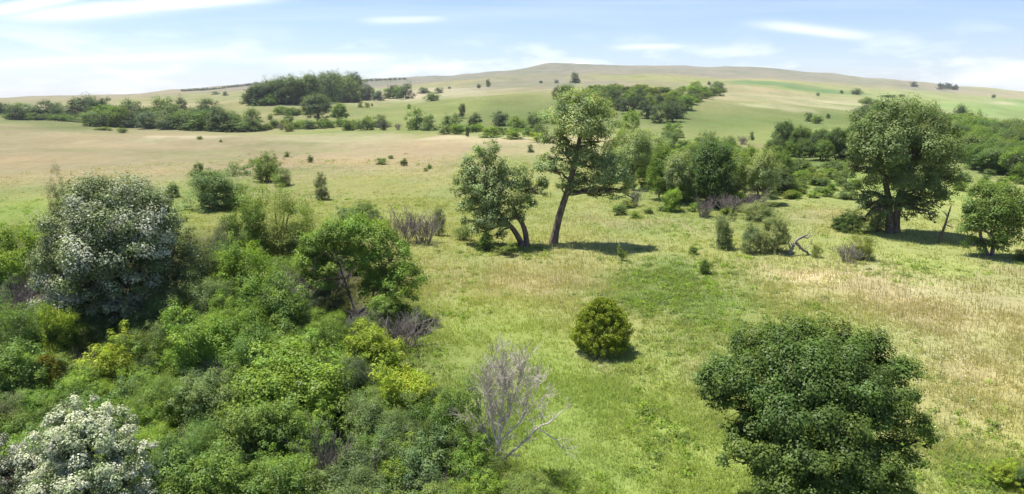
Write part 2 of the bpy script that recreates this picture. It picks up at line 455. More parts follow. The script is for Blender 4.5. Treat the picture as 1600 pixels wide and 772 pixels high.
# ------------------------------------------------------------------ plant builders
def rand_unit(n, r=rng):
    v = r.normal(size=(n, 3)); return v / np.linalg.norm(v, axis=1, keepdims=True)
def leaves(P, Nn, L, Wd, col, r=rng):
    """diamond leaves: P centres, Nn normals, L length array, Wd width ratio, col colours"""
    n = len(P)
    T = np.cross(Nn, rand_unit(n, r)); T /= np.maximum(np.linalg.norm(T, axis=1, keepdims=True), 1e-6)
    B = np.cross(Nn, T)
    L = np.broadcast_to(np.asarray(L), (n,))[:, None]
    h = L * 0.5
    V = np.stack([P - T * h, P + B * h * Wd + Nn * h * .15, P + T * h, P - B * h * Wd + Nn * h * .15], 1).reshape(-1, 3)
    Fq = np.arange(n * 4).reshape(n, 4)
    return V, Fq, np.repeat(col, 4, 0)
def crown(name, lobes, n_leaf, leaf, mat=None, seed=0, cl_r=0.16, cl_n=None, up=0.55, below=-0.45, inner=0.22, var=0.2, palette=None, wd=.62, droop=0.0, lo=.80):
    """foliage: clusters of leaves spread over and through overlapping lobes (cx, cy, cz, rx, ry, rz)"""
    r = np.random.default_rng(seed)
    lobes = np.array(lobes, float)
    rm = lobes[:, 3:].mean(1)
    wgt = rm ** 2; wgt /= wgt.sum()
    tot = cl_n or 160
    which = r.choice(len(lobes), size=tot * 3, p=wgt)
    D = rand_unit(tot * 9, r); D = D[D[:, 2] > below][:tot * 3]
    which = which[:len(D)]
    rad = np.where(r.random(len(D)) < inner, r.uniform(.35, .85, len(D)), r.uniform(.80, 1.06, len(D)))
    Pc = lobes[which, :3] + D * lobes[which, 3:] * rad[:, None]
    # drop cluster centres buried deep in another lobe
    keep = np.ones(len(Pc), bool)
    for i, lb in enumerate(lobes):
        e = np.linalg.norm((Pc - lb[:3]) / lb[3:], axis=1)
        keep &= ~((e < 0.62) & (which != i) & (r.random(len(Pc)) > .25))
    Pc, D, which = Pc[keep][:tot], D[keep][:tot], which[keep][:tot]
    k = len(Pc)
    crad = cl_r * rm[which] / rm.mean() * r.uniform(.65, 1.4, k)
    cw = crad ** 2; cw /= cw.sum()
    w = r.choice(k, size=n_leaf, p=cw)
    O = rand_unit(n_leaf, r)
    O[:, 2] = np.where(O[:, 2] < -0.35, -O[:, 2] * .6, O[:, 2])
    rr = crad[w] * r.uniform(.25, 1.0, n_leaf) ** .5
    P = Pc[w] + O * rr[:, None] * np.array([1.0, 1.0, .9])
    ax = D * .5 + np.array([0, 0, .8]) + rand_unit(k, r) * .5
    P += ax[w] * (crad[w] * r.random(n_leaf) ** 2 * .85)[:, None]
    if droop:
        P[:, 2] -= droop * crad[w] * r.random(n_leaf)
    Nn = O * .85 + D[w] * .30 + rand_unit(n_leaf, r) * .36 + np.array([0, 0, up])
    Nn /= np.linalg.norm(Nn, axis=1, keepdims=True)
    cb = np.clip(1 + r.normal(size=k) * var * .8, .5, 1.6)[w]
    lbv = np.clip(1 + r.normal(size=n_leaf) * var * .42, .45, 1.7)
    yel = np.clip(r.normal(size=k)[w] * .045 + r.normal(size=len(lobes))[which][w] * .03 + r.normal(size=n_leaf) * .03, -.07, .14)
    if palette is None:
        col = np.stack([1 + yel * 1.6, 1 + yel * .4, 1 - yel], 1) * (cb * lbv)[:, None]
    else:
        pc = np.array([p[1] for p in palette]); pw = np.array([p[0] for p in palette], float)
        pk = r.choice(len(pc), size=k, p=pw / pw.sum())[w]; pl = r.choice(len(pc), size=n_leaf, p=pw / pw.sum())
        col = pc[np.where(r.random(n_leaf) < .8, pk, pl)] * lbv[:, None] * cb[:, None]
    V, Fq, cc = leaves(P, Nn, leaf * r.uniform(.7, 1.35, n_leaf), wd, col, r)
    return mesh_np(name, V, Fq, mat or M_LEAF, np.clip(cc, 0, 3)), Pc
def tube_np(pts, rad, sides=6):
    pts = np.array(pts, float); n = len(pts)
    t = np.gradient(pts, axis=0); t /= np.maximum(np.linalg.norm(t, axis=1, keepdims=True), 1e-6)
    ref = np.where(np.abs(t[:, 2:3]) > .9, np.array([[1., 0, 0]]), np.array([[0, 0, 1.]]))
    a = np.cross(t, ref); a /= np.maximum(np.linalg.norm(a, axis=1, keepdims=True), 1e-6)
    b = np.cross(t, a)
    an = np.linspace(0, 2 * math.pi, sides, endpoint=False)
    V = pts[:, None] + np.array(rad)[:, None, None] * (np.cos(an)[None, :, None] * a[:, None] + np.sin(an)[None, :, None] * b[:, None])
    i = np.arange(n * sides).reshape(n, sides)
    Fq = np.stack([i[:-1], np.roll(i, -1, 1)[:-1], np.roll(i, -1, 1)[1:], i[1:]], -1).reshape(-1, 4)
    return V.reshape(-1, 3), Fq
def join(parts):
    V, Q, o = [], [], 0
    for v, f in parts:
        V.append(v); Q.append(f + o); o += len(v)
    return np.concatenate(V), np.concatenate(Q)
def limb_pts(p0, p1, n=6, sag=0.0, wob=.06, r=rng):
    p0, p1 = np.array(p0, float), np.array(p1, float)
    t = np.linspace(0, 1, n)[:, None]
    d = np.linalg.norm(p1 - p0)
    P = p0 + (p1 - p0) * t
    P[:, 2] += (np.sin(t[:, 0] * math.pi)) * sag * d
    P[1:-1] += r.normal(size=(n - 2, 3)) * wob * d * .5
    return P
def limb(p0, p1, r0, r1, n=6, sag=.08, wob=.07, sides=6, r=rng):
    return tube_np(limb_pts(p0, p1, n, sag, wob, r), np.linspace(r0, r1, n), sides)
def grow(p, d, L, rad, depth, out, r, spread=.6, shrink=.72, kids=(2, 4), up=.1, n=4, sides=4, minr=.004):
    """recursive bare branching; out collects (level, verts, faces)"""
    pts = [np.array(p, float)]
    dd = np.array(d, float)
    for i in range(n):
        dd = dd + r.normal(size=3) * .16 + np.array([0, 0, up * .3]); dd /= np.linalg.norm(dd)
        pts.append(pts[-1] + dd * L / n)
    r1 = max(rad * .55, minr)
    out.append((depth, *tube_np(pts, np.linspace(rad, r1, n + 1), sides)))
    if depth <= 0: return
    for k in range(r.integers(*kids) + 1):
        f = r.uniform(.35, 1.0)
        i = min(int(f * n), n - 1)
        q = pts[i] + (pts[i + 1] - pts[i]) * (f * n - i)
        nd = dd + r.normal(size=3) * spread + np.array([0, 0, up]); nd /= np.linalg.norm(nd)
        grow(q, nd, L * shrink * r.uniform(.7, 1.15), max(r1 * r.uniform(.55, .9), minr), depth - 1, out, r, spread, shrink, kids, up, max(3, n - 1), 3 if depth < 3 else sides, minr)

def unit_lobes(kind, r):
    L = []
    if kind == 'tree':
        L.append((0, 0, .54, .30, .30, .34))
        n = r.integers(7, 10)
        for k in range(n):
            a = 2 * math.pi * k / n + r.uniform(-.4, .4); q = r.uniform(.20, .33); s = r.uniform(.13, .21)
            L.append((math.cos(a) * q, math.sin(a) * q, r.uniform(.24, .70), s, s, s * r.uniform(.85, 1.1)))
        for k in range(3):
            s = r.uniform(.13, .19)
            L.append((r.uniform(-.14, .14), r.uniform(-.14, .14), r.uniform(.78, .86), s, s, s * .85))
    elif kind == 'tall':
        for k in range(9):
            z = .12 + .75 * k / 8; s = .24 * (1 - .45 * abs(z - .5)) * r.uniform(.8, 1.15)
            a = r.uniform(0, 6.28); q = r.uniform(.06, .24)
            L.append((math.cos(a) * q, math.sin(a) * q, z, s, s, s * .8))
    elif kind == 'shrub':
        L.append((0, 0, .38, .28, .28, .34))
        n = r.integers(11, 15)
        for k in range(n):
            a = 2 * math.pi * k / n + r.uniform(-.4, .4); q = r.uniform(.16, .43); s = r.uniform(.09, .20)
            L.append((math.cos(a) * q, math.sin(a) * q, r.uniform(.15, .80) - q * .35, s, s, s * r.uniform(.8, 1.3)))
        for k in range(6):
            s = r.uniform(.08, .17)
            L.append((r.uniform(-.24, .24), r.uniform(-.24, .24), r.uniform(.62, .88), s, s, s * 1.1))
        for k in range(9):
            a = 2 * math.pi * k / 9 + r.uniform(-.3, .3); q = r.uniform(.22, .36); s = r.uniform(.12, .17)
            L.append((math.cos(a) * q, math.sin(a) * q, r.uniform(.08, .18), s, s, s))
    elif kind == 'bushy':
        L.append((0, 0, .48, .30, .30, .38))
        for k in range(11):
            a = 2 * math.pi * k / 11 + r.uniform(-.4, .4); q = r.uniform(.15, .36); s = r.uniform(.11, .20)
            L.append((math.cos(a) * q, math.sin(a) * q, r.uniform(.18, .80) - q * .3, s, s, s * r.uniform(.85, 1.2)))
        for k in range(3):
            s = r.uniform(.11, .17)
            L.append((r.uniform(-.16, .16), r.uniform(-.16, .16), r.uniform(.74, .86), s, s, s))
        for k in range(8):
            a = 2 * math.pi * k / 8 + r.uniform(-.3, .3); q = r.uniform(.18, .34); s = r.uniform(.12, .17)
            L.append((math.cos(a) * q, math.sin(a) * q, r.uniform(.08, .2), s, s, s))
    elif kind == 'upright':
        n = 12
        for k in range(n):
            a = r.uniform(0, 6.28); q = r.uniform(0, .36); s = r.uniform(.10, .17)
            L.append((math.cos(a) * q, math.sin(a) * q, r.uniform(.3, .8) - q * .5, s, s, s * 1.9))
    return L
def unit_plant(kind, seed, n_leaf, leaf, cl_n, cl_r, bark=None, mat=None, up=.6, var=.2, wd=.62, far=False):
    r = np.random.default_rng(seed)
    lb = unit_lobes(kind, r)
    me, Pc = crown(kind + '_crown', lb, n_leaf, leaf, mat, seed + 1, cl_r, cl_n, up, var=var, wd=wd, below=-.85)
    if kind in ('tree', 'tall', 'bushy'):
        top = .5 if kind == 'tree' else .7
        tp = limb_pts((0, 0, -.05), (r.uniform(-.04, .04), r.uniform(-.04, .04), top), 6, 0, .08, r)
        parts = [tube_np(tp, np.linspace(.035, .014, 6), 6)]
        for l in lb[1:8]:
            parts.append(limb(tp[2] + (tp[4] - tp[2]) * r.random(), l[:3], .014, .004, 4, .05, .07, 4, r))
    else:
        parts = []
        for k in range(5 if far else 9):
            l = lb[r.integers(len(lb))]
            parts.append(limb((r.uniform(-.06, .06), r.uniform(-.06, .06), -.04), l[:3], .016, .005, 4, .05, .08, 4, r))
    V, Q = join(parts)
    return {'crown': me, 'trunk': mesh_np(kind + '_trunk', V, Q, bark or M_BARK, None, True), 'tname': 'trunk' if kind in ('tree', 'tall', 'bushy') else 'stems'}
PROTO = {
    'tree': [unit_plant('tree', 100 + i, 17000, .027, 220, .070) for i in range(4)],
    'ash': [unit_plant('tree', 130 + i, 11000, .034, 140, .080, wd=.5) for i in range(2)],
    'shrub': [unit_plant('shrub', 200 + i, 24000, .023, 270, .062, var=.22) for i in range(6)],
    'fine': [unit_plant('shrub', 230 + i, 32000, .018, 300, .065, var=.2, wd=.5) for i in range(4)],
    'broad': [unit_plant('shrub', 260 + i, 18000, .029, 210, .068, var=.24, wd=.6) for i in range(4)],
    'upright': [unit_plant('upright', 290 + i, 12000, .028, 150, .06, up=.2, wd=.4) for i in range(2)],
    'tall': [unit_plant('tall', 310 + i, 7000, .036, 140, .085) for i in range(3)],
    'far': [unit_plant('bushy', 330 + i, 5200, .045, 130, .085, far=True) for i in range(5)],
    'farshrub': [unit_plant('shrub', 350 + i, 5200, .045, 130, .085, far=True) for i in range(5)],
}
def bare_proto(seed, n=34, depth=2):
    r = np.random.default_rng(seed)
    out = []
    for k in range(n):
        a = r.uniform(0, 6.28); q = r.uniform(0, .16)
        d = np.array([math.cos(a) * r.uniform(.1, .65), math.sin(a) * r.uniform(.1, .65), 1.0])
        grow((math.cos(a) * q, math.sin(a) * q, -.02), d / np.linalg.norm(d), r.uniform(.35, .6), .008, depth, out, r, .38, .66, (2, 4), .25, 3, 4, .0028)
    st = join([(v, f) for l, v, f in out if l == depth]); tw = join([(v, f) for l, v, f in out if l < depth])
    return {'stems': mesh_np('bare_stems', *st, M_GREY), 'twigs': mesh_np('bare_twigs', *tw, M_GREY)}
BARE = [bare_proto(400 + i) for i in range(3)]

# base colours of foliage (linear)
COL = {
    'mid': (.150, .230, .046), 'bright': (.200, .300, .044), 'lime': (.265, .350, .040), 'yellow': (.30, .365, .038), 'olive': (.195, .250, .058),
    'dark': (.100, .158, .042), 'greyg': (.150, .215, .072), 'greyd': (.120, .155, .074), 'brown': (.140, .160, .086), 'willow': (.240, .290, .125),
    'cotton': (.295, .360, .155), 'cotdark': (.185, .245, .090), 'far': (.118, .165, .062), 'fard': (.082, .120, .050), 'farl': (.150, .202, .068), 'blue': (.130, .175, .088),
}
def jit(c, r=.10):
    k = 1 + random.uniform(-r, r); h = random.uniform(-r, r) * .6
    return (c[0] * k * (1 + h), c[1] * k, c[2] * k * (1 - h))
COUNT = {}
def plant(u, v, w, h, col, kind='shrub', name='leafy_shrub', label='', cat='shrub', group=None, vary=.08, loc=None, depth=None):
    """a plant standing at the ground point seen at (u, v); w and h are its apparent size there in picture pixels"""
    if loc is None:
        p, t = at(u, v)
    else:
        p, t = loc, depth
    s = t / F
    W_, H_ = w * s, h * s / CP
    pr = PROTO[kind]
    i = COUNT.get(kind, 0); COUNT[kind] = i + 1
    pr = pr[i % len(pr)]
    e = empty(name, p, random.uniform(0, 6.28), (W_, W_, H_))
    tag(e, label, cat, group)
    link('crown', pr['crown'], e, jit(COL[col] if isinstance(col, str) else col, vary))
    link(pr['tname'], pr['trunk'], e)
    return e
def bare(u, v, w, h, label, group=None, name='bare_shrub', tint=None):
    p, t = at(u, v); s = t / F
    i = COUNT.get('bare', 0); COUNT['bare'] = i + 1
    pr = BARE[i % len(BARE)]
    e = empty(name, p, random.uniform(0, 6.28), (w * s * 1.1, w * s * 1.1, h * s / CP))
    tag(e, label, 'shrub', group)
    link('stems', pr['stems'], e); tag(link('twigs', pr['twigs'], e), None, None, kind='stuff')
    return e

def hero(name, label, cat, base, trunks, lobes, col, n_leaf, leaf, cl_n, cl_r, bark, mat=None, seed=1, trunk_r=.3, palette=None, up=.35, var=.2, wd=.62, droop=0, below=-.5, inner=.22, twig_r=.03):
    """a large tree: lobes are picture ellipses (u, v, du, ratio, dy) hung at real depth round the trunk"""
    r = np.random.default_rng(seed)
    p0, t0 = at(*base)
    Y0 = p0[1]
    e = empty(name, p0)
    tag(e, label, cat)
    lb = []
    for (u, v, ru, ratio, dy) in lobes:
        c, t = pt(u, v, Y0 + dy)
        rr = ru * t / F
        lb.append((*(c - p0), rr, rr, rr * ratio))
    me, Pc = crown('crown', lb, n_leaf, leaf, mat, seed, cl_r, cl_n, up, palette=palette, var=var, wd=wd, droop=droop, below=below, inner=inner)
    link('crown', me, e, col)
    tips = []
    for tr in trunks:              # list of (u, v, dy) from the ground up
        P = []
        for k, (u, v, dy) in enumerate(tr):
            c, t = pt(u, v, Y0 + dy)
            P.append(c - p0)
        P[0][2] = min(P[0][2], 0) - .25
        P = np.array(P)
        tt = np.linspace(0, len(P) - 1, 9)
        Q = np.stack([np.interp(tt, np.arange(len(P)), P[:, k]) for k in range(3)], 1)
        Q[1:-1] = (Q[:-2] + 2 * Q[1:-1] + Q[2:]) / 4
        rd = np.linspace(trunk_r, trunk_r * .5, 9); rd[0] *= 1.35
        tk = link('trunk', mesh_np('trunk', *tube_np(Q, rd, 9), bark, None, True), e)
        tips.append((tk, Q))
    for i, l in enumerate(lb):
        c = np.array(l[:3])
        dist = [np.min(np.linalg.norm(Q[4:] - c, axis=1)) for _, Q in tips]
        tk, Q = tips[int(np.argmin(dist))]
        low = [k for k in range(4, 9) if Q[k][2] <= c[2] + .3] or [4]
        s0 = Q[low[-1]] if len(low) < 5 else Q[8]
        parts = [limb(s0, c, trunk_r * .42, trunk_r * .14, 6, .06, .09, 6, r)]
        near = Pc[np.linalg.norm((Pc - c) / np.array(l[3:]), axis=1) < 1.15]
        if len(near):
            for k in r.choice(len(near), min(14, len(near)), replace=False):
                st = s0 + (c - s0) * r.uniform(.55, 1)
                parts.append(limb(st, near[k], twig_r, twig_r * .3, 4, .05, .1, 4, r))
        link('limb', mesh_np('limb', *join(parts), bark, None, True), tk)
    return e

# ------------------------------------------------------------------ the large single trees
hero('cottonwood_tree', 'tall leaning cottonwood with bare dark trunk and layered grey-green crown, centre of meadow', 'tree', (864, 380),
     [[(864, 380, 0), (870, 350, .2), (880, 318, .3), (890, 290, 0), (900, 250, 0), (908, 205, 0)]],
     [(898, 178, 32, .8, .5), (925, 172, 24, .85, -.5), (872, 190, 22, .85, .8), (938, 192, 24, .9, .5), (905, 208, 32, .8, -1), (864, 222, 20, .9, 0), (937, 222, 26, .8, -.6),
      (882, 240, 26, .8, .5), (915, 255, 24, .8, -.8), (866, 266, 26, .75, 0), (948, 262, 26, .75, -.4), (900, 288, 22, .7, .6), (955, 288, 28, .65, -.8), (980, 300, 20, .6, -1.2), (925, 296, 22, .65, .4), (858, 246, 16, .8, .4), (890, 164, 18, .8, 0), (940, 306, 22, .5, .2), (990, 310, 12, .6, -1), (880, 300, 16, .6, .2)],
     COL['cotton'], 38000, .18, 330, .52, M_BARK, seed=21, trunk_r=.40, up=.5, var=.24, wd=.7, inner=.25, twig_r=.05)
hero('cottonwood_tree', 'low spreading cottonwood with twin bowed trunks, left of the tall leaning one', 'tree', (823, 384),
     [[(823, 384, 0), (822, 365, .1), (816, 348, .2), (806, 335, .3), (795, 305, .4)], [(818, 384, -.2), (808, 366, -.3), (797, 352, -.4), (780, 335, -.8), (760, 300, -1)]],
     [(757, 240, 20, .85, 0), (745, 258, 18, .85, .5), (775, 262, 18, .8, -.5), (735, 285, 24, .85, .5), (722, 300, 17, .9, 1.0), (765, 290, 28, .8, -.5), (800, 285, 26, .75, 0), (832, 295, 22, .75, .5), (845, 302, 14, .8, .8),
      (785, 318, 30, .75, -.8), (750, 325, 24, .8, .3), (815, 318, 22, .75, .3), (768, 345, 26, .65, -1), (738, 345, 14, .8, .6), (800, 342, 18, .7, -1), (755, 362, 22, .6, -.6), (775, 372, 18, .6, -.4), (725, 325, 14, .9, .6)],
     COL['cotton'], 38000, .17, 330, .48, M_BARK, seed=22, trunk_r=.30, up=.5, var=.24, wd=.7, inner=.25, twig_r=.05)
hero('cottonwood_tree', 'broad domed cottonwood with thick double trunk on the right side of the meadow', 'tree', (1395, 364),
     [[(1390, 364, 0), (1390, 340, 0), (1389, 310, .2), (1380, 270, .4), (1370, 230, .5)], [(1399, 364, .2), (1401, 335, .2), (1404, 305, .3), (1420, 265, .2), (1430, 220, 0)]],
     [(1360, 205, 30, .85, 0), (1395, 190, 32, .8, -.4), (1430, 198, 34, .85, .4), (1465, 215, 26, .9, 0), (1345, 235, 22, .95, .4), (1380, 235, 36, .85, -1.2), (1420, 240, 38, .85, -1.2), (1460, 250, 32, .9, -.5), (1482, 245, 14, 1.1, .4),
      (1352, 270, 22, .9, 0), (1385, 280, 32, .8, -.8), (1425, 285, 34, .8, -.8), (1465, 285, 26, .85, 0), (1365, 305, 18, .8, .2), (1450, 310, 24, .75, -.2), (1475, 305, 14, .9, 0), (1400, 310, 22, .6, -.5), (1340, 210, 14, 1.0, .6), (1440, 335, 16, .8, -.5), (1455, 345, 10, .9, -.4), (1358, 322, 18, .8, .3), (1345, 300, 16, .9, .4), (1380, 325, 18, .7, 1), (1425, 322, 20, .8, .8), (1350, 345, 14, .7, .6), (1488, 275, 12, 1.2, .3), (1335, 260, 12, 1.1, .4), (1375, 345, 16, .7, .8), (1350, 325, 16, .9, -.3), (1470, 325, 16, .8, .2), (1410, 340, 14, .7, 1.2), (1372, 328, 18, .8, -1.0), (1418, 326, 18, .7, -1.0), (1395, 318, 20, .6, -1.4), (1436, 322, 18, .8, -.8)],
     COL['cotdark'], 72000, .19, 580, .54, M_BARK, seed=23, trunk_r=.42, up=.5, var=.24, wd=.7, inner=.2, twig_r=.05)
hero('oak_tree', 'big round dark green oak standing alone at lower right', 'tree', (1258, 800),
     [[(1258, 800, 0), (1256, 765, 0), (1252, 730, 0), (1255, 690, .2), (1262, 640, .4)]],
     [(1190, 555, 46, .85, 1.3), (1245, 535, 40, .85, 1.6), (1300, 548, 44, .8, 1.4), (1350, 575, 46, .85, 1.0), (1388, 610, 42, .9, .5), (1135, 600, 38, .9, .8), (1175, 605, 50, .75, .2), (1240, 590, 60, .75, .4), (1310, 610, 58, .75, .1),
      (1150, 640, 34, .8, .2), (1365, 650, 52, .75, -.2), (1415, 665, 30, .9, 0), (1235, 650, 52, .7, -.9), (1300, 665, 50, .7, -.9), (1190, 700, 50, .65, -1.0), (1260, 715, 55, .65, -1.6), (1320, 725, 55, .65, -1.4), (1375, 720, 44, .65, -.7), (1160, 725, 34, .6, -.7), (1230, 765, 50, .6, -1.9), (1300, 775, 55, .6, -2.0), (1370, 768, 42, .6, -1.4), (1112, 625, 20, .8, .6), (1432, 690, 20, .8, .2), (1275, 515, 20, .8, 1.8), (1205, 525, 20, .8, 1.7), (1335, 545, 22, .8, 1.5), (1128, 668, 18, .7, 0)],
     (.112, .172, .040), 160000, .085, 700, .28, M_DARKBARK, seed=24, trunk_r=.24, up=.5, var=.22, wd=.72, inner=.12, below=-.3, twig_r=.025)
SILV = [(.48, (.150, .195, .070)), (.30, (.285, .325, .20)), (.22, (.48, .50, .39))]
hero('silver_poplar_tree', 'large silvery grey-green tree with dark hollow below at left edge of thicket', 'tree', (185, 530),
     [[(185, 530, .8), (186, 490, .8), (188, 440, .8), (185, 390, .8)], [(205, 530, 1.2), (212, 480, 1.2), (215, 430, 1.2), (225, 390, 1.0)]],
     [(160, 325, 44, .8, .8), (205, 325, 42, .8, .8), (125, 360, 44, .85, .6), (175, 365, 50, .8, -.4), (225, 360, 42, .85, .2), (100, 400, 38, .9, .4), (145, 410, 46, .8, -1.2), (200, 405, 46, .8, -1.0), (245, 395, 30, .95, .4), (90, 440, 30, .9, 0), (125, 450, 34, .8, -1.2),
      (195, 450, 28, .7, -1.4), (110, 480, 26, .7, -1), (215, 455, 26, .8, 0), (185, 490, 22, .6, -2.0), (115, 320, 22, 1, 1.5), (85, 470, 26, .8, .5), (130, 505, 30, .6, -.6), (240, 440, 26, .9, .6), (165, 440, 30, .8, 1.5), (225, 490, 30, .7, 1.2), (150, 480, 30, .8, 1.8), (150, 470, 34, .7, -.6), (205, 480, 34, .7, -.2), (175, 510, 30, .6, -.4), (100, 505, 26, .7, .4)],
     (.95, .95, .95), 110000, .12, 620, .46, M_DARKBARK, M_SILVER, seed=25, trunk_r=.2, palette=SILV, up=.35, var=.25, wd=.7, below=-.6, inner=.25, twig_r=.03)
hero('white_poplar_tree', 'whitish silver-leaved poplar in the bottom left corner', 'tree', (135, 860),
     [[(135, 860, 0), (135, 800, 0), (137, 740, .1), (140, 690, .2)]],
     [(135, 655, 34, .95, .6), (95, 680, 40, .85, .5), (170, 680, 40, .85, .5), (130, 700, 50, .8, -.3), (200, 710, 34, .9, .2), (75, 730, 40, .85, 0), (160, 745, 50, .8, -.8), (215, 745, 24, .9, 0), (100, 775, 50, .8, -1.0), (185, 790, 44, .8, -.9)],
     (1.0, 1.0, .97), 46000, .066, 400, .17, M_DARKBARK, M_SILVER, seed=26, trunk_r=.12, palette=[(.44, (.52, .54, .41)), (.30, (.33, .38, .23)), (.26, (.12, .17, .06))], up=.3, var=.22, wd=.75, below=-.3, inner=.3, twig_r=.015)
hero('white_poplar_tree', 'smaller whitish silver-leaved poplar cut by the left frame edge', 'tree', (10, 860),
     [[(10, 860, 0), (12, 800, 0), (12, 740, .1)]],
     [(5, 715, 30, .9, .4), (40, 725, 24, .9, .3), (15, 755, 44, .8, -.3), (55, 770, 26, .9, 0), (-20, 760, 40, .9, 0)],
     (.80, .80, .76), 20000, .055, 180, .18, M_DARKBARK, M_SILVER, seed=27, trunk_r=.1, palette=[(.3, (.50, .51, .44)), (.4, (.30, .32, .26)), (.3, (.10, .13, .07))], up=.2, var=.22, wd=.75, below=-.3, inner=.12, twig_r=.015)
hero('broadleaf_tree', 'bright green arching tree bent over dead branches at right rim of thicket', 'tree', (575, 505),
     [[(575, 505, 0), (578, 480, 0), (585, 450, 0), (595, 420, .3)], [(560, 505, .3), (550, 470, .3), (535, 430, .5), (525, 400, .8)]],
     [(495, 385, 22, .8, .8), (520, 375, 28, .8, 1.2), (555, 368, 28, .75, 1.2), (590, 378, 30, .8, .8), (615, 405, 28, .85, .4), (635, 435, 24, .9, 0), (620, 460, 28, .85, -.4), (600, 480, 22, .8, -.8), (640, 465, 16, .9, -.2), (505, 400, 18, .7, .6), (575, 400, 26, .6, 1.2), (540, 395, 22, .7, 1.8), (560, 430, 24, .8, 2.2), (600, 440, 22, .9, 1.5), (585, 495, 18, .8, .3), (620, 490, 18, .8, .2), (488, 415, 22, .9, .8), (500, 440, 22, .8, .4), (525, 420, 20, .8, .2), (610, 500, 16, .8, -.4), (640, 490, 14, .8, 0), (590, 455, 24, .8, .4)],
     (.185, .280, .044), 52000, .12, 400, .38, M_BARK, seed=28, trunk_r=.09, up=.55, var=.24, wd=.62, below=-.35, inner=.12, twig_r=.03)
hero('broadleaf_tree', 'mid green tree with pale forked trunks at the right frame edge', 'tree', (1548, 400),
     [[(1545, 400, 0), (1538, 385, 0), (1530, 365, .3), (1535, 340, .3)], [(1550, 400, 0), (1552, 380, 0), (1560, 350, .2), (1565, 325, .3)]],
     [(1540, 312, 20, .9, .6), (1565, 310, 20, .9, .6), (1585, 325, 18, .9, .4), (1525, 335, 18, .9, .4), (1550, 338, 26, .85, -.4), (1580, 350, 22, .85, 0), (1520, 360, 18, .8, .2), (1545, 365, 24, .75, -.8), (1575, 375, 18, .8, -.4), (1520, 385, 14, .7, 0), (1560, 388, 16, .6, -.8), (1530, 392, 10, .6, -.8)],
     (.150, .225, .050), 34000, .165, 300, .48, M_GREY, seed=29, trunk_r=.2, up=.35, var=.24, below=-.4, inner=.12, twig_r=.04)

# juniper: cone of upward sprays down to the ground
def juniper(u, v, w, h, label, col, seed, n=26000, name='juniper_tree', leaf=.10):
    r = np.random.default_rng(seed)
    p, t = at(u, v); s = t / F
    W_, H_ = w * s * .5, h * s / CP
    e = empty(name, p); tag(e, label, 'tree')
    k = 420
    z = r.random(k) ** .85
    prof = np.interp(z, [0, .12, .35, .6, .82, .95, 1], [.72, .95, 1.0, .82, .52, .24, .05])
    a = r.uniform(0, 6.28, k)
    q = prof * np.where(r.random(k) < .25, r.uniform(.4, .8, k), r.uniform(.78, 1.2, k))
    Pc = np.stack([np.cos(a) * q * W_, np.sin(a) * q * W_, z * H_ * .95 + .05], 1)
    w_ = r.integers(0, k, n)
    sp = r.random(n)
    d = np.stack([np.cos(a[w_]) * .55, np.sin(a[w_]) * .55, np.full(n, .9)], 1) + rand_unit(n, r) * .35
    d /= np.linalg.norm(d, axis=1, keepdims=True)
    P = Pc[w_] + d * (sp * .42 * H_ / 3.0)[:, None] + rand_unit(n, r) * (.13 * (1.1 - sp) * H_ / 3.0)[:, None]
    P[:, 2] = np.maximum(P[:, 2], .04)
    Nn = np.stack([np.cos(a[w_]), np.sin(a[w_]), np.full(n, .55)], 1) * .5 + rand_unit(n, r) * .7
    Nn /= np.linalg.norm(Nn, axis=1, keepdims=True)
    cb = (np.clip(1 + r.normal(size=k) * .16, .6, 1.5)[w_] * np.clip(1 + r.normal(size=n) * .2, .5, 1.6))[:, None]
    V, Fq, cc = leaves(P, Nn, leaf * r.uniform(.7, 1.3, n), .42, np.ones((n, 3)) * cb, r)
    link('crown', mesh_np('juniper_crown', V, Fq, M_NEEDLE, cc), e, col)
    parts = [limb((0, 0, -.1), (0, 0, H_ * .85), .09, .02, 6, 0, .03, 6, r)]
    for i in range(14):
        j = r.integers(k); parts.append(limb((0, 0, Pc[j][2] * .6), Pc[j], .03, .008, 4, .05, .05, 4, r))
    link('trunk', mesh_np('juniper_trunk', *join(parts), M_BARK, None, True), e)
    return e
juniper(940, 549, 74, 78, 'rounded cone-shaped yellowish juniper alone in the open grass', (.235, .290, .040), 31, 46000, leaf=.105)
juniper(84, 632, 52, 74, 'small golden-olive juniper inside the thicket above the whitish poplar', (.20, .18, .03), 32, 9000, leaf=.09)

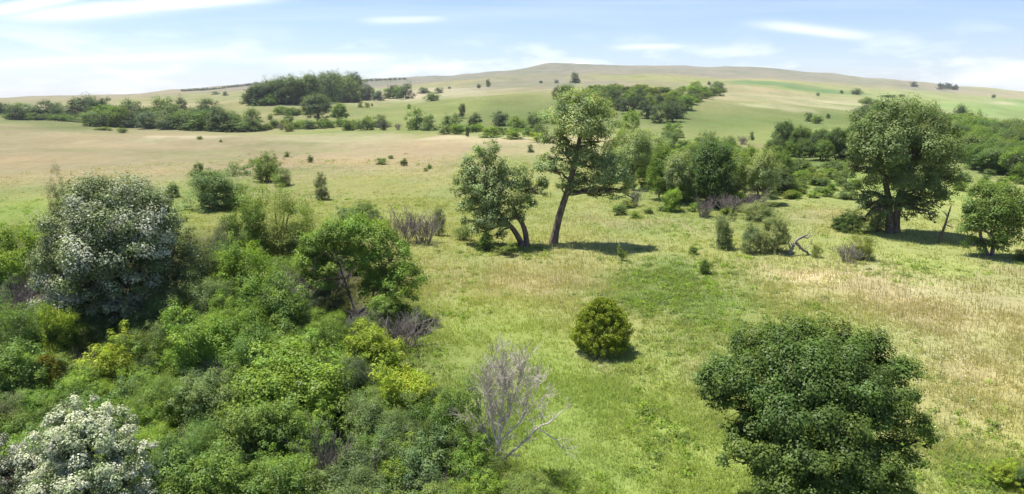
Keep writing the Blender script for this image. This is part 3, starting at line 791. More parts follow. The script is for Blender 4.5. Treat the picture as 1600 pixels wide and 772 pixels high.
# bare dead tree beside the thicket
def dead_tree():
    r = np.random.default_rng(47)
    p, t = at(776, 752); s = t / F
    e = empty('dead_tree', p); tag(e, 'leafless bleached dead tree with long crooked right branch beside the thicket', 'tree')
    def loc(u, v, dy=0):
        c, _ = pt(u, v, p[1] + dy); return c - p
    def branch(name, pts, r0, r1, parent, depth=2, n_tw=18, L=.75):
        P = np.array([loc(*q) for q in pts])
        tt = np.linspace(0, len(P) - 1, 3 * len(P))
        Q = np.stack([np.interp(tt, np.arange(len(P)), P[:, k]) for k in range(3)], 1)
        Q[1:-1] = (Q[:-2] + 2 * Q[1:-1] + Q[2:]) / 4
        Q[1:-1] += r.normal(size=(len(Q) - 2, 3)) * .018
        b = link(name, mesh_np(name, *tube_np(Q, np.linspace(r0, r1, len(Q)), 6), M_PALE, None, True), parent)
        out = []
        for k in range(n_tw):
            i = r.integers(len(Q) // 5, len(Q) - 1)
            d = (Q[i + 1] - Q[i]) / np.linalg.norm(Q[i + 1] - Q[i]) * .8 + r.normal(size=3) * .5 + np.array([0, 0, .35])
            grow(Q[i], d / np.linalg.norm(d), L * r.uniform(.6, 1.3), .011, depth, out, r, .42, .70, (2, 5), .14, 4, 3, .006)
        tag(link('twigs', mesh_np('twigs', *join([(a, b_) for _, a, b_ in out]), M_PALE), b), None, None, kind='stuff')
        return b
    tk = branch('trunk', [(776, 756, 0), (777, 725, 0), (779, 690, 0), (783, 650, .1), (786, 615, .2)], .105, .03, e, 2, 24)
    branch('branch', [(777, 728, 0), (800, 705, -.2), (820, 690, -.3), (840, 668, -.4), (868, 655, -.4), (885, 636, -.3)], .055, .014, e, 2, 10, .45)
    branch('branch', [(840, 668, -.4), (860, 682, -.5), (876, 695, -.5), (886, 708, -.6)], .03, .01, e, 1, 5, .4)
    branch('branch', [(778, 700, 0), (768, 660, .2), (763, 620, .4), (768, 585, .5)], .05, .012, e, 2, 26)
    branch('branch', [(780, 680, 0), (798, 640, .3), (806, 605, .4), (818, 580, .5)], .05, .012, e, 2, 26)
    branch('branch', [(777, 715, 0), (762, 702, -.3), (752, 702, -.4)], .03, .012, e, 1, 3, .4)
    branch('branch', [(780, 690, 0), (812, 660, .5), (835, 625, .8), (842, 600, 1)], .035, .01, e, 2, 20)
    branch('branch', [(778, 705, 0), (750, 660, .6), (744, 620, .8)], .03, .01, e, 2, 20)
    branch('branch', [(783, 660, 0), (788, 610, -.2), (790, 570, -.3)], .03, .008, e, 2, 22, .7)
dead_tree()
# leaning snag and fallen forked log on the right
def snag():
    r = np.random.default_rng(61)
    p, t = at(1466, 380)
    e = empty('dead_snag', p); tag(e, 'thin leaning dead snag between domed cottonwood and right edge tree', 'dead tree')
    c1, _ = pt(1477, 350, p[1]); c2, _ = pt(1486, 322, p[1])
    P = np.array([[0, 0, -.2], c1 - p, c2 - p])
    tt = np.linspace(0, 2, 7); Q = np.stack([np.interp(tt, [0, 1, 2], P[:, k]) for k in range(3)], 1)
    link('trunk', mesh_np('snag_trunk', *tube_np(Q, np.linspace(.16, .05, 7), 6), M_BARK, None, True), e)
    for i in range(9):
        k = r.integers(2, 6); d = r.normal(size=3) * .6 + np.array([.2, 0, .5]); out = []
        grow(Q[k], d / np.linalg.norm(d), .9, .04, 1, out, r, .4, .65, (2, 3), .1, 3, 4, .012)
        link('branch', mesh_np('snag_branch', *join([(a, b) for _, a, b in out]), M_GREY), e)
snag()
def fallen_log():
    r = np.random.default_rng(67)
    p, t = at(1240, 398)
    e = empty('fallen_log', p); tag(e, 'bleached fallen forked dead trunk lying beside pale willow shrubs', 'log')
    def loc(u, v, dy=0):
        c, _ = pt(u, v, p[1] + dy); return c - p
    for nm, pts, r0, r1 in [('trunk', [(1234, 398), (1237, 388), (1241, 378), (1252, 370), (1262, 366)], .20, .08), ('limb', [(1244, 380), (1252, 388), (1262, 396), (1272, 401)], .15, .09), ('limb', [(1236, 392), (1232, 380), (1236, 370)], .09, .04), ('limb', [(1252, 371), (1262, 372), (1272, 364)], .06, .03), ('limb', [(1258, 392), (1266, 384), (1270, 374)], .05, .02)]:
        P = np.array([loc(*q_) for q_ in pts]); tt = np.linspace(0, len(P) - 1, 3 * len(P))
        Q = np.stack([np.interp(tt, np.arange(len(P)), P[:, k]) for k in range(3)], 1)
        Q[1:-1] += r.normal(size=(len(Q) - 2, 3)) * .05
        link(nm, mesh_np(nm, *tube_np(Q, np.linspace(r0, r1, len(Q)), 6), M_LOG, None, True), e)
fallen_log()

# ------------------------------------------------------------------ thicket at left, back to front
TH = 'shrubs packed in the left thicket'
T = [  # u, v(base), w, h, colour, kind, label
    (18, 455, 95, 100, 'bright', 'broad', 'bright green shrub at left frame edge beside the silvery tree'),
    (284, 500, 122, 150, 'greyd', 'shrub', 'dull dark grey-green bush growing against the right of the silvery tree'),
    (112, 385, 46, 95, 'brown', 'fine', 'dull brownish bush peeking out behind upper left of silvery tree'),
    (438, 410, 130, 112, 'olive', 'fine', 'rounded olive shrub at the back of the thicket below the single dark bushes'),
    (392, 425, 70, 92, 'mid', 'shrub', 'mid green bush left of the rounded olive shrub'),
    (352, 440, 60, 80, 'brown', 'fine', 'thin brownish shrub between dull grey-green bush and mid green bush'),
    (572, 362, 66, 42, 'greyg', 'shrub', 'low grey-green bush touching the back of the arching tree'),
    (540, 350, 40, 24, 'greyg', 'farshrub', 'small grey-green bush at the back tip of the thicket'),
    (345, 475, 80, 90, 'greyg', 'shrub', 'grey-green shrub below the thin brownish shrub'),
    (385, 490, 95, 105, 'bright', 'broad', 'bright green leafy bush in the middle of the thicket, left of the dead twigs'),
    (430, 540, 110, 100, 'mid', 'shrub', 'mid green shrub just below the pale dead twigs'),
    (330, 530, 110, 90, 'greyg', 'fine', 'hazy grey-green shrub right of the dark hollow'),
    (270, 545, 90, 80, 'greyg', 'shrub', 'grey-green shrub directly under the dark hollow of the silvery tree'),
    (160, 545, 80, 60, 'greyg', 'shrub', 'low grey-green shrub under the silvery tree'),
    (45, 565, 110, 90, 'mid', 'fine', 'mid green shrub below the bare brown stems at left'),
    (98, 570, 58, 86, 'lime', 'broad', 'narrow lime green bush right of the bare brown stems'),
    (30, 640, 120, 100, 'mid', 'broad', 'large green shrub at the left edge above the whitish poplar'),
    (182, 612, 92, 84, 'yellow', 'broad', 'vivid yellow-green bush left of centre in the thicket'),
    (235, 600, 90, 90, 'greyg', 'fine', 'soft grey-green shrub right of the vivid yellow-green bush'),
    (315, 600, 120, 100, 'bright', 'shrub', 'fresh green shrub between soft grey-green shrub and mid bush'),
    (400, 610, 100, 95, 'mid', 'shrub', 'mid green shrub left of the broad bright bush'),
    (470, 665, 190, 135, 'bright', 'shrub', 'broad domed bright green bush at the heart of the thicket'),
    (562, 640, 72, 82, 'greyd', 'fine', 'dark blue-grey shrub right of the broad bright bush'),
    (582, 590, 105, 80, 'lime', 'broad', 'yellow-green bush below the shaded opening of the arching tree'),
    (630, 680, 100, 112, 'yellow', 'broad', 'vivid lime-yellow bush near the right rim of the thicket'),
    (255, 690, 110, 100, 'mid', 'fine', 'mid green shrub above right of the whitish poplar'),
    (330, 690, 120, 105, 'greyg', 'shrub', 'grey-green shrub left below the broad bright bush'),
    (400, 745, 140, 120, 'mid', 'shrub', 'leafy green bush below the broad bright bush'),
    (590, 715, 95, 95, 'greyg', 'shrub', 'grey-green shrub left below the lime-yellow bush'),
    (650, 745, 110, 105, 'greyg', 'fine', 'pale grey-green shrub below the lime-yellow bush'),
    (708, 735, 105, 130, 'mid', 'shrub', 'tall green shrub at right rim next to the dead tree'),
    (735, 775, 80, 85, 'bright', 'broad', 'green leafy bush at the foot of the dead tree'),
    (270, 800, 120, 120, 'dark', 'shrub', 'dark green shrub right of the whitish poplar at lower edge'),
    (340, 830, 140, 140, 'mid', 'broad', 'large-leaved green bush on the lower frame edge, left'),
    (435, 835, 140, 130, 'mid', 'shrub', 'green bush on the lower frame edge below the bare grey twigs'),
    (575, 870, 200, 95, 'olive', 'fine', 'wide yellowish olive bush across the lower frame edge'),
    (690, 840, 130, 85, 'olive', 'fine', 'low olive bush on the lower edge left of the dead tree'),
    (820, 800, 110, 55, 'olive', 'fine', 'low olive scrub in front of the dead tree at lower edge'),
    (645, 520, 40, 36, 'dark', 'farshrub', 'small dark shrub at the right foot of the arching tree'),
    (220, 650, 90, 70, 'bright', 'shrub', 'bright green shrub just below the vivid yellow-green bush'),
    (130, 640, 80, 60, 'bright', 'shrub', 'bright green low shrub above the top of whitish poplar'),
    (500, 590, 90, 75, 'mid', 'shrub', 'mid green shrub on the back shoulder of the broad bright bush'),
    (365, 560, 90, 80, 'bright', 'shrub', 'bright green shrub in the middle row behind the fresh green shrub'),
    (540, 545, 60, 36, 'greyd', 'fine', 'dull grey shrub in the shaded opening of the arching tree'),
    (470, 420, 70, 66, 'olive', 'shrub', 'olive bush between the rounded olive shrub and the arching tree'),
    (440, 470, 80, 66, 'mid', 'fine', 'dull green bush under the rounded olive shrub, left of the pale dead twigs'),
    (520, 500, 80, 60, 'greyd', 'fine', 'shaded grey bush inside the hollow of the arching tree'),
    (570, 540, 60, 40, 'dark', 'shrub', 'dark bush at the foot of the arching tree trunks'),
    (600, 520, 60, 50, 'mid', 'shrub', 'green bush at the right foot of the arching tree'),
    (310, 450, 60, 60, 'brown', 'fine', 'brownish bush at the right foot of the dull grey-green bush'),
    (455, 720, 90, 80, 'mid', 'shrub', 'shaded green bush left of the dark gap'),
    (0, 700, 90, 90, 'brown', 'fine', 'dull brown shrub behind the smaller whitish poplar'),
]
for (u, v, w, h, c, k, lab) in T:
    plant(u, v, w * 1.06, h * (1.18 if v < 640 else 1.08), c, k, 'thicket_shrub', lab, 'shrub', TH)
for (u, v, w, h, lab) in [
    (35, 510, 75, 95, 'bare brownish stems at left frame edge beside the silvery tree'), (135, 605, 48, 66, 'bare grey-purple stems left of the vivid yellow-green bush'),
    (335, 620, 66, 66, 'bare grey stems in the thicket above the grey-green shrub'), (468, 492, 92, 80, 'pale dead twigs sprawling left inside the arching tree'),
    (525, 450, 95, 62, 'beige dead branches arched inside the arching tree'), (556, 532, 80, 62, 'pinkish bare twigs in the shaded opening of the arching tree'),
    (628, 545, 90, 66, 'purplish bare twigs at the right foot of the arching tree'), (512, 776, 84, 118, 'forked bare grey twigs standing in the dark gap'),
    (590, 790, 92, 104, 'tangled bare grey twigs on the lower edge right of the dark gap'), (678, 800, 76, 92, 'bare grey twigs below the pale grey-green shrub'),
    (628, 380, 75, 56, 'greyish purple leafless shrub, left half of the clump behind the thicket'), (662, 380, 66, 54, 'greyish purple leafless shrub, right half of the clump behind the thicket'),
    (345, 420, 50, 56, 'bare grey shrub at the rear of the thicket right of the brownish bush'), (430, 445, 40, 30, 'small pale bare twigs below the rounded olive shrub'),
    (1100, 340, 36, 36, 'bare grey-purple shrub at the left foot of the central tree clump'), (1140, 335, 44, 36, 'bare grey shrub in the middle foot of the central tree clump'),
    (1180, 330, 44, 34, 'bare dark grey shrub at the right foot of the central tree clump'), (1325, 410, 44, 34, 'bare grey-brown shrub beside the fallen log'),
    (993, 322, 22, 30, 'small bare dark shrub under the little tree behind the tall cottonwood'), (1160, 225, 24, 14, 'bare grey shrub on the dirt patch below the green slope'),
    (598, 203, 22, 16, 'bare grey shrub at the far edge of the straw field'), (622, 203, 14, 12, 'tiny bare grey shrub at the far edge of straw field'),
    (440, 203, 14, 10, 'tiny pinkish bare shrub left on the far edge of the straw field')]:
    bare(u, v, w, h, lab)

# ------------------------------------------------------------------ meadow shrubs, single bushes
for (u, v, w, h, c, k, lab, cat) in [
    (416, 284, 50, 48, 'mid', 'shrub', 'pointed dark green bush on the edge of the straw field above the thicket', 'shrub'),
    (442, 290, 34, 32, 'greyg', 'fine', 'paler bush leaning on the pointed dark green bush', 'shrub'),
    (346, 326, 116, 66, 'greyg', 'shrub', 'wide upright-stemmed dark bush between the silvery tree and the pointed bush', 'shrub'),
    (270, 308, 26, 24, 'greyg', 'shrub', 'small bush left of the wide upright-stemmed bush', 'shrub'),
    (311, 272, 18, 20, 'greyg', 'shrub', 'small bush above left of the wide upright-stemmed bush', 'shrub'),
    (375, 330, 40, 26, 'mid', 'shrub', 'low green bush at right foot of the wide upright-stemmed bush', 'shrub'),
    (503, 312, 28, 44, 'greyd', 'fine', 'narrow dark grey shrub standing alone in the green strip', 'shrub'),
    (686, 368, 26, 46, 'greyd', 'fine', 'dark shrub at the right end of the leafless purple clump', 'shrub'),
    (485, 254, 11, 12, 'dark', 'farshrub', 'tiny dark bush in the straw field right of the pointed bush', 'shrub'),
    (448, 246, 12, 9, 'olive', 'farshrub', 'tiny olive bush in the straw field above the pointed bush', 'shrub'),
    (597, 257, 20, 10, 'mid', 'farshrub', 'low flat bush, left of the three mid-field bushes', 'shrub'),
    (611, 248, 11, 6, 'olive', 'farshrub', 'smallest, rear one of the three mid-field bushes', 'shrub'),
    (631, 259, 14, 12, 'dark', 'farshrub', 'dark round bush, right of the three mid-field bushes', 'shrub'),
    (671, 264, 9, 8, 'mid', 'farshrub', 'tiny bush in straw field left of the twin-trunk cottonwood', 'shrub'),
    (829, 238, 12, 12, 'dark', 'farshrub', 'small round dark bush seen between the two central cottonwoods', 'shrub'),
    (665, 268, 8, 6, 'olive', 'farshrub', 'faint olive tuft bush in the straw field', 'shrub'),
    (190, 208, 20, 9, 'olive', 'farshrub', 'low olive bush at the far left edge of straw field, larger one', 'shrub'),
    (162, 204, 34, 6, 'olive', 'farshrub', 'flat olive bush strip at far left edge of straw field', 'shrub'),
    (312, 218, 10, 6, 'olive', 'farshrub', 'tiny bush beside the pale bare patch in the far left field', 'shrub'),
    (345, 222, 6, 4, 'mid', 'farshrub', 'speck-sized bush right of the pale bare patch', 'shrub'),
    (972, 407, 22, 24, 'olive', 'upright', 'small olive bush in front of the tall cottonwood shadow', 'shrub'),
    (1083, 397, 18, 13, 'mid', 'shrub', 'small low green bush left of the pale willows', 'shrub'),
    (1101, 428, 21, 26, 'mid', 'shrub', 'small dark green bush on the forb patch', 'shrub'),
    (1130, 388, 40, 58, 'willow', 'shrub', 'pale grey-green willow shrub on a bare stem, leftmost of the willows', 'shrub'),
    (1172, 395, 40, 52, 'willow', 'shrub', 'pale grey-green willow shrub in the middle of the willow row', 'shrub'),
    (1207, 394, 52, 66, 'willow', 'shrub', 'tallest pale grey-green willow shrub next to the fallen log', 'shrub'),
    (1185, 345, 50, 36, 'willow', 'fine', 'pale willow shrub behind the willow row', 'shrub'),
    (1345, 405, 44, 46, 'olive', 'fine', 'olive-brown shrub in front of the domed cottonwood', 'shrub'),
    (1370, 362, 34, 52, 'willow', 'fine', 'pale young tree against the trunk of the domed cottonwood', 'shrub'),
    (1330, 362, 52, 34, 'dark', 'shrub', 'dark bush left of the trunk of the domed cottonwood', 'shrub'),
    (1310, 358, 30, 20, 'dark', 'shrub', 'small dark bush leftmost under the domed cottonwood', 'shrub'),
    (1275, 402, 20, 22, 'olive', 'fine', 'small brownish shrub at the end of the fallen log', 'shrub'),
    (1500, 298, 22, 16, 'bright', 'shrub', 'small bright bush in the grass right of the domed cottonwood', 'shrub'),
    (1600, 408, 30, 20, 'dark', 'shrub', 'dark low bush at the right frame edge', 'shrub'),
    (760, 392, 40, 34, 'mid', 'upright', 'low green scrub under the twin-trunk cottonwood', 'shrub'),
    (790, 398, 50, 20, 'olive', 'upright', 'low olive scrub in front of the twin trunks', 'shrub'),
    (725, 375, 26, 28, 'greyg', 'fine', 'small grey bush at left foot of the twin-trunk cottonwood', 'shrub'),
    (1570, 755, 60, 36, 'lime', 'broad', 'low lime green plant in the lower right corner grass', 'shrub'),
    (1598, 765, 40, 40, 'dark', 'shrub', 'small dark bush in the lower right corner', 'shrub'),
    (985, 207, 34, 36, 'bright', 'shrub', 'bright green round bush in front of the dark grove', 'shrub'),
    (1050, 215, 38, 24, 'mid', 'shrub', 'rounded green bush on the dirt patch right of the bright round bush', 'shrub'),
    (1264, 190, 13, 14, 'dark', 'farshrub', 'left round dark bush of the trio on the green slope', 'shrub'),
    (1275, 193, 22, 13, 'mid', 'farshrub', 'middle wide bush of the trio on the green slope', 'shrub'),
    (1294, 185, 8, 8, 'dark', 'farshrub', 'right tiny bush of the trio on the green slope', 'shrub'),
    (1140, 230, 26, 18, 'greyg', 'farshrub', 'grey-green bush below the green slope left of bare shrub', 'shrub'),
    (1175, 219, 8, 13, 'fard', 'farshrub', 'narrow dark bush right of the bare shrub below the slope', 'shrub'),
    (1090, 226, 18, 12, 'mid', 'farshrub', 'small green bush right of the rounded bush on dirt', 'shrub'),
    (1115, 228, 20, 14, 'olive', 'farshrub', 'small olive bush below the green slope', 'shrub'),
]:
    plant(u, v, w, h, c, k, 'meadow_shrub' if v > 235 else 'field_bush', lab, cat)

# ------------------------------------------------------------------ middle distance trees and bushes
for (u, v, w, h, c, k, lab) in [
    (990, 293, 72, 92, 'cotton', 'tree', 'small grey-green tree with visible trunk right behind the tall cottonwood'),
    (1032, 312, 52, 84, 'mid', 'tree', 'green tree at the left end of the central tree clump'),
    (1060, 318, 60, 78, 'cotton', 'tree', 'grey-green tree left of the dark one in the central clump'),
    (1110, 322, 86, 96, 'dark', 'tree', 'dark green tree with short trunk at the middle of the central clump'),
    (1150, 310, 60, 78, 'olive', 'ash', 'olive tree right of the dark one in the central clump'),
    (1190, 318, 56, 84, 'cotton', 'tree', 'grey-green tree at the right end of the central clump'),
    (1210, 290, 40, 50, 'mid', 'tree', 'small green tree behind the right end of the central clump'),
    (1050, 330, 36, 36, 'bright', 'shrub', 'bright green bush under the central clump at left'),
    (1150, 325, 30, 26, 'lime', 'broad', 'yellow-green bush under the central clump at right'),
    (1020, 265, 60, 50, 'cotton', 'tree', 'pale tree behind the left end of the central clump'),
    (1080, 262, 70, 40, 'bright', 'shrub', 'bright scrub behind the central clump, left'),
    (1130, 258, 60, 36, 'mid', 'shrub', 'green scrub behind the central clump, middle'),
    (1000, 250, 50, 36, 'mid', 'shrub', 'green scrub behind the little tree by the tall cottonwood'),
    (1222, 245, 46, 52, 'dark', 'tree', 'first from the left of the dark tree row left of the domed cottonwood'),
    (1250, 246, 42, 46, 'dark', 'tree', 'second from the left of the dark tree row left of the domed cottonwood'),
    (1280, 250, 44, 46, 'fard', 'tree', 'third from the left of the dark tree row left of the domed cottonwood'),
    (1305, 252, 44, 50, 'dark', 'tree', 'fourth from the left of the dark tree row left of the domed cottonwood'),
    (1330, 252, 40, 54, 'dark', 'tree', 'last of the dark tree row, touching the domed cottonwood'),
    (1250, 268, 40, 22, 'greyg', 'shrub', 'grey-green scrub in front of the dark tree row, left'),
    (1300, 270, 44, 20, 'greyg', 'shrub', 'grey-green scrub in front of the dark tree row, right'),
    (1497, 205, 26, 38, 'fard', 'far', 'dark tree standing taller above the right woods'),
    (497, 192, 56, 44, 'blue', 'tree', 'pale loose-crowned tree below the poplar wood'),
    (530, 192, 30, 30, 'mid', 'tree', 'compact dark round tree right of the pale loose-crowned tree'),
    (722, 185, 14, 22, 'fard', 'far', 'narrow dark tree on the green slope left of the tall cottonwood'),
    (740, 199, 24, 23, 'fard', 'farshrub', 'round dark tree just below the narrow one on the slope'),
    (781, 196, 30, 23, 'fard', 'farshrub', 'wide dark tree on the slope left of the tall cottonwood crown'),
    (650, 203, 34, 33, 'mid', 'far', 'rounded green tree at the far edge of the straw field'),
    (670, 204, 28, 24, 'greyg', 'farshrub', 'grey-green bush right of the rounded green tree'),
    (705, 205, 36, 26, 'greyg', 'farshrub', 'wide grey-green bush at the far edge of the straw field'),
    (730, 214, 8, 18, 'fard', 'farshrub', 'small dark upright shrub at the right end of straw field'),
    (810, 205, 34, 24, 'mid', 'farshrub', 'green bush partly behind the tall cottonwood, on the left'),
    (835, 200, 30, 26, 'greyg', 'farshrub', 'grey-green bush touching left side of tall cottonwood crown'),
    (765, 215, 36, 16, 'bright', 'farshrub', 'low bright scrub at the right end of the straw field'),
    (800, 217, 36, 14, 'bright', 'farshrub', 'low bright scrub left of the tall cottonwood'),
    (840, 222, 36, 16, 'lime', 'farshrub', 'yellow-green scrub behind the tall cottonwood'),
    (573, 194, 14, 14, 'bright', 'farshrub', 'small bright bush on the green hollow left of centre'),
    (600, 204, 9, 17, 'fard', 'farshrub', 'small dark pointed bush above the bare grey shrub'),
    (899, 130, 19, 16, 'fard', 'farshrub', 'large round tree alone on the far plateau above the tall cottonwood'),
    (870, 130, 8, 5, 'fard', 'farshrub', 'small bush left of the large round plateau tree'),
    (845, 130, 7, 4, 'fard', 'farshrub', 'tiniest bush at left on the far plateau'),
    (1108, 133, 7, 6, 'fard', 'farshrub', 'tiny tree beside the dark green crop field'),
    (763, 136, 8, 12, 'far', 'far', 'small tree on the straw ridge, the taller of two'),
    (748, 138, 8, 7, 'far', 'farshrub', 'small round bush on the straw ridge, shorter of two'),
    (1428, 135, 13, 7, 'fard', 'farshrub', 'small far tree left of the dark far clump near right skyline'),
    (1470, 140, 12, 10, 'fard', 'farshrub', 'left of the three joined trees near right skyline'),
    (1480, 140, 14, 11, 'fard', 'farshrub', 'middle of the three joined trees near right skyline'),
    (1491, 141, 12, 9, 'fard', 'farshrub', 'right of the three joined trees near right skyline'),
    (1338, 148, 18, 10, 'far', 'farshrub', 'dark bush at the near edge of the light green field'),
    (1315, 146, 7, 5, 'far', 'farshrub', 'tiny bush left of the dark bush by the light green field'),
    (1278, 150, 6, 5, 'far', 'farshrub', 'tiny bush on the straw ridge crest'),
    (1390, 152, 30, 4, 'far', 'farshrub', 'flat strip of scrub beyond the light green field, left'),
    (1410, 152, 10, 5, 'far', 'farshrub', 'small bush at right end of the far scrub strip'),
    (1552, 153, 7, 6, 'far', 'farshrub', 'tiny tree on the pale far field at right'),
    (563, 168, 10, 8, 'olive', 'farshrub', 'left small bush of the row on the slope under the poplar wood'),
    (574, 168, 9, 8, 'olive', 'farshrub', 'middle small bush of the row on the slope under poplar wood'),
    (581, 166, 5, 5, 'olive', 'farshrub', 'right tiny bush of the row on the slope under the poplar wood'),
    (639, 170, 8, 8, 'mid', 'farshrub', 'lone small bush on the slope right of the poplar wood'),
    (675, 158, 26, 14, 'mid', 'farshrub', 'low wide bush on the slope between poplar wood and cottonwoods'),
    (663, 146, 24, 9, 'far', 'farshrub', 'left dark scrub clump on the slope above the low wide bush'),
    (685, 146, 16, 9, 'far', 'farshrub', 'right dark scrub clump on the slope above the low wide bush'),
    (702, 139, 6, 4, 'far', 'farshrub', 'tiny bush on the straw slope right of the scrub clumps'),
    (450, 196, 20, 18, 'greyg', 'farshrub', 'small grey-green bush left of the pale loose-crowned tree'),
    (422, 187, 10, 9, 'olive', 'farshrub', 'tiny olive bush on the straw bank under the poplar wood'),
    (352, 149, 10, 6, 'far', 'farshrub', 'small dark bush left below the poplar wood'),
    (337, 148, 12, 5, 'far', 'farshrub', 'flat dark bush on the far left slope'),
]:
    nm = 'broadleaf_tree' if k in ('tree', 'tall', 'far', 'ash') or ' tree' in lab[:40] else 'field_bush'
    plant(u, v, w, h, c, k, nm, lab, 'tree' if nm == 'broadleaf_tree' else 'bush')

# creek-side scrub in front of the pale tree and on the right of the poplar wood
ORD = ['first', 'second', 'third', 'fourth', 'fifth', 'sixth', 'seventh', 'eighth', 'ninth', 'tenth', 'eleventh', 'twelfth', 'thirteenth', 'fourteenth', 'fifteenth', 'sixteenth']
WORD = {'mid': 'fresh green', 'bright': 'bright green', 'lime': 'lime green', 'olive': 'olive', 'dark': 'dark green', 'greyg': 'greyish green', 'far': 'deep green', 'fard': 'very dark', 'farl': 'light green', 'blue': 'bluish green'}
def scatter(pts, w, h, cols, kinds, name, label0, cat, group, vary=.12):
    row = sorted(pts) if len(pts) <= 16 else pts
    for n_, (u, v) in enumerate(row):
        k = random.choice(kinds)
        cc_ = random.choice(cols)
        label = (ORD[n_] + ' from left: ' + label0) if len(pts) <= 16 else (WORD[cc_] + ' ' + label0)
        f = random.uniform(.75, 1.3)
        plant(u, v, w * f, h * f * random.uniform(.85, 1.15), cc_, k, name, label, cat, group, vary)
def strip(n, u0, v0, u1, v1, ju, jv):
    return [(u0 + (u1 - u0) * (i + .5) / n + random.uniform(-ju, ju), v0 + (v1 - v0) * (i + .5) / n + random.uniform(-jv, jv)) for i in range(n)]
# belt at far left
scatter(strip(9, -10, 178, 120, 184, 6, 2), 34, 21, ['far', 'mid', 'fard'], ['far', 'farshrub'], 'belt_tree', 'green tree at the thin left end of the far creek belt', 'tree', 'trees of the far left creek belt')
scatter(strip(16, 120, 186, 400, 200, 8, 3), 40, 27, ['far', 'mid', 'fard', 'farl'], ['far', 'farshrub'], 'belt_tree', 'tree in the back row of the far left creek belt', 'tree', 'trees of the far left creek belt')
scatter(strip(15, 140, 197, 395, 206, 8, 1.5), 37, 25, ['far', 'blue', 'greyg', 'mid'], ['far', 'farshrub'], 'belt_tree', 'tree in front row of the far left creek belt', 'tree', 'trees of the far left creek belt')
scatter(strip(16, 0, 185, 140, 190, 4, 1), 26, 9, ['mid', 'far', 'greyg'], ['farshrub'], 'belt_shrub', 'low shrub under the thin left end of the belt', 'shrub', 'shrubs under the far left creek belt')
scatter(strip(34, 130, 194, 398, 205, 5, 3), 34, 13, ['mid', 'far', 'greyg', 'blue'], ['farshrub'], 'belt_shrub', 'low shrub under the trees of the far left creek belt', 'shrub', 'shrubs under the far left creek belt')
for (u, v, w, h, c, lab) in [(285, 180, 22, 26, 'fard', 'tall dark tree rising from the far left belt'), (325, 180, 44, 24, 'far', 'broad tree group crown at right of the tall dark belt tree'), (345, 205, 36, 36, 'fard', 'large dark tree at the right end of the far left belt, facing the field'),
                             (25, 187, 30, 20, 'fard', 'dark round tree at left end of the belt'), (55, 184, 24, 16, 'far', 'second round tree from left end of the belt'), (90, 186, 22, 18, 'fard', 'pointed dark tree in the left part of the belt'), (220, 184, 22, 14, 'fard', 'small dark rounded tree on top of the belt'), (165, 196, 44, 30, 'mid', 'broad green tree in the left half of the belt')]:
    plant(u, v, w, h, c, 'far', 'belt_tree', lab, 'tree', None)
# poplar wood on the rise
wood = []
for k in range(46):
    i = k / 45
    u = 398 + 160 * i + random.uniform(-5, 5)
    wood.append((u, 163 - 4 * i + random.uniform(-4, 1.5)))
for (u, v) in wood:
    hgt = np.interp(u, [390, 410, 470, 550, 565], [26, 34, 38, 41, 34]) * random.uniform(.9, 1.05)
    plant(u, v, 33 * random.uniform(.8, 1.25), hgt * random.uniform(.85, 1.08), random.choice(['far', 'far', 'farl', 'blue', 'fard']), 'far', 'poplar_tree', 'tall close-set poplar in the ' + ('left' if u < 450 else 'middle' if u < 510 else 'right') + ' third of the wood on the rise', 'tree', 'poplars of the wood on the left rise', .12)
scatter(strip(24, 400, 164, 560, 160, 5, 1), 20, 10, ['far', 'blue', 'mid'], ['farshrub'], 'wood_edge_shrub', 'low shrub along the near edge of the poplar wood', 'shrub', 'shrubs at foot of the poplar wood')
scatter(strip(9, 385, 160, 420, 164, 6, 3), 20, 14, ['mid', 'far'], ['farshrub'], 'wood_edge_shrub', 'green shrub at the left foot of the poplar wood', 'shrub', 'shrubs at foot of the poplar wood')
scatter(strip(12, 430, 176, 470, 180, 14, 3), 18, 9, ['olive', 'greyg'], ['farshrub'], 'hollow_scrub', 'low scrub on the bank below the poplar wood', 'shrub', 'scrub on the bank below the poplar wood')
scatter(strip(9, 565, 157, 640, 153, 4, 2), 22, 17, ['far', 'mid', 'fard'], ['far', 'farshrub'], 'wood_edge_tree', 'smaller tree trailing off right of the poplar wood', 'tree', 'trees right of the poplar wood')
scatter(strip(12, 470, 198, 600, 202, 6, 4), 24, 13, ['mid', 'greyg', 'bright'], ['farshrub'], 'hollow_scrub', 'low green scrub in hollow below the pale loose-crowned tree', 'shrub', 'scrub in the hollow beyond the straw field')
scatter(strip(10, 400, 200, 470, 203, 5, 4), 15, 9, ['olive', 'greyg'], ['farshrub'], 'hollow_scrub', 'low olive scrub at far straw field edge left of pale tree', 'shrub', 'scrub in the hollow beyond the straw field')
scatter(strip(9, 690, 206, 850, 212, 5, 4), 26, 15, ['mid', 'greyg', 'bright'], ['farshrub'], 'hollow_scrub', 'low scrub behind the two central cottonwoods', 'shrub', 'scrub behind the central cottonwoods')
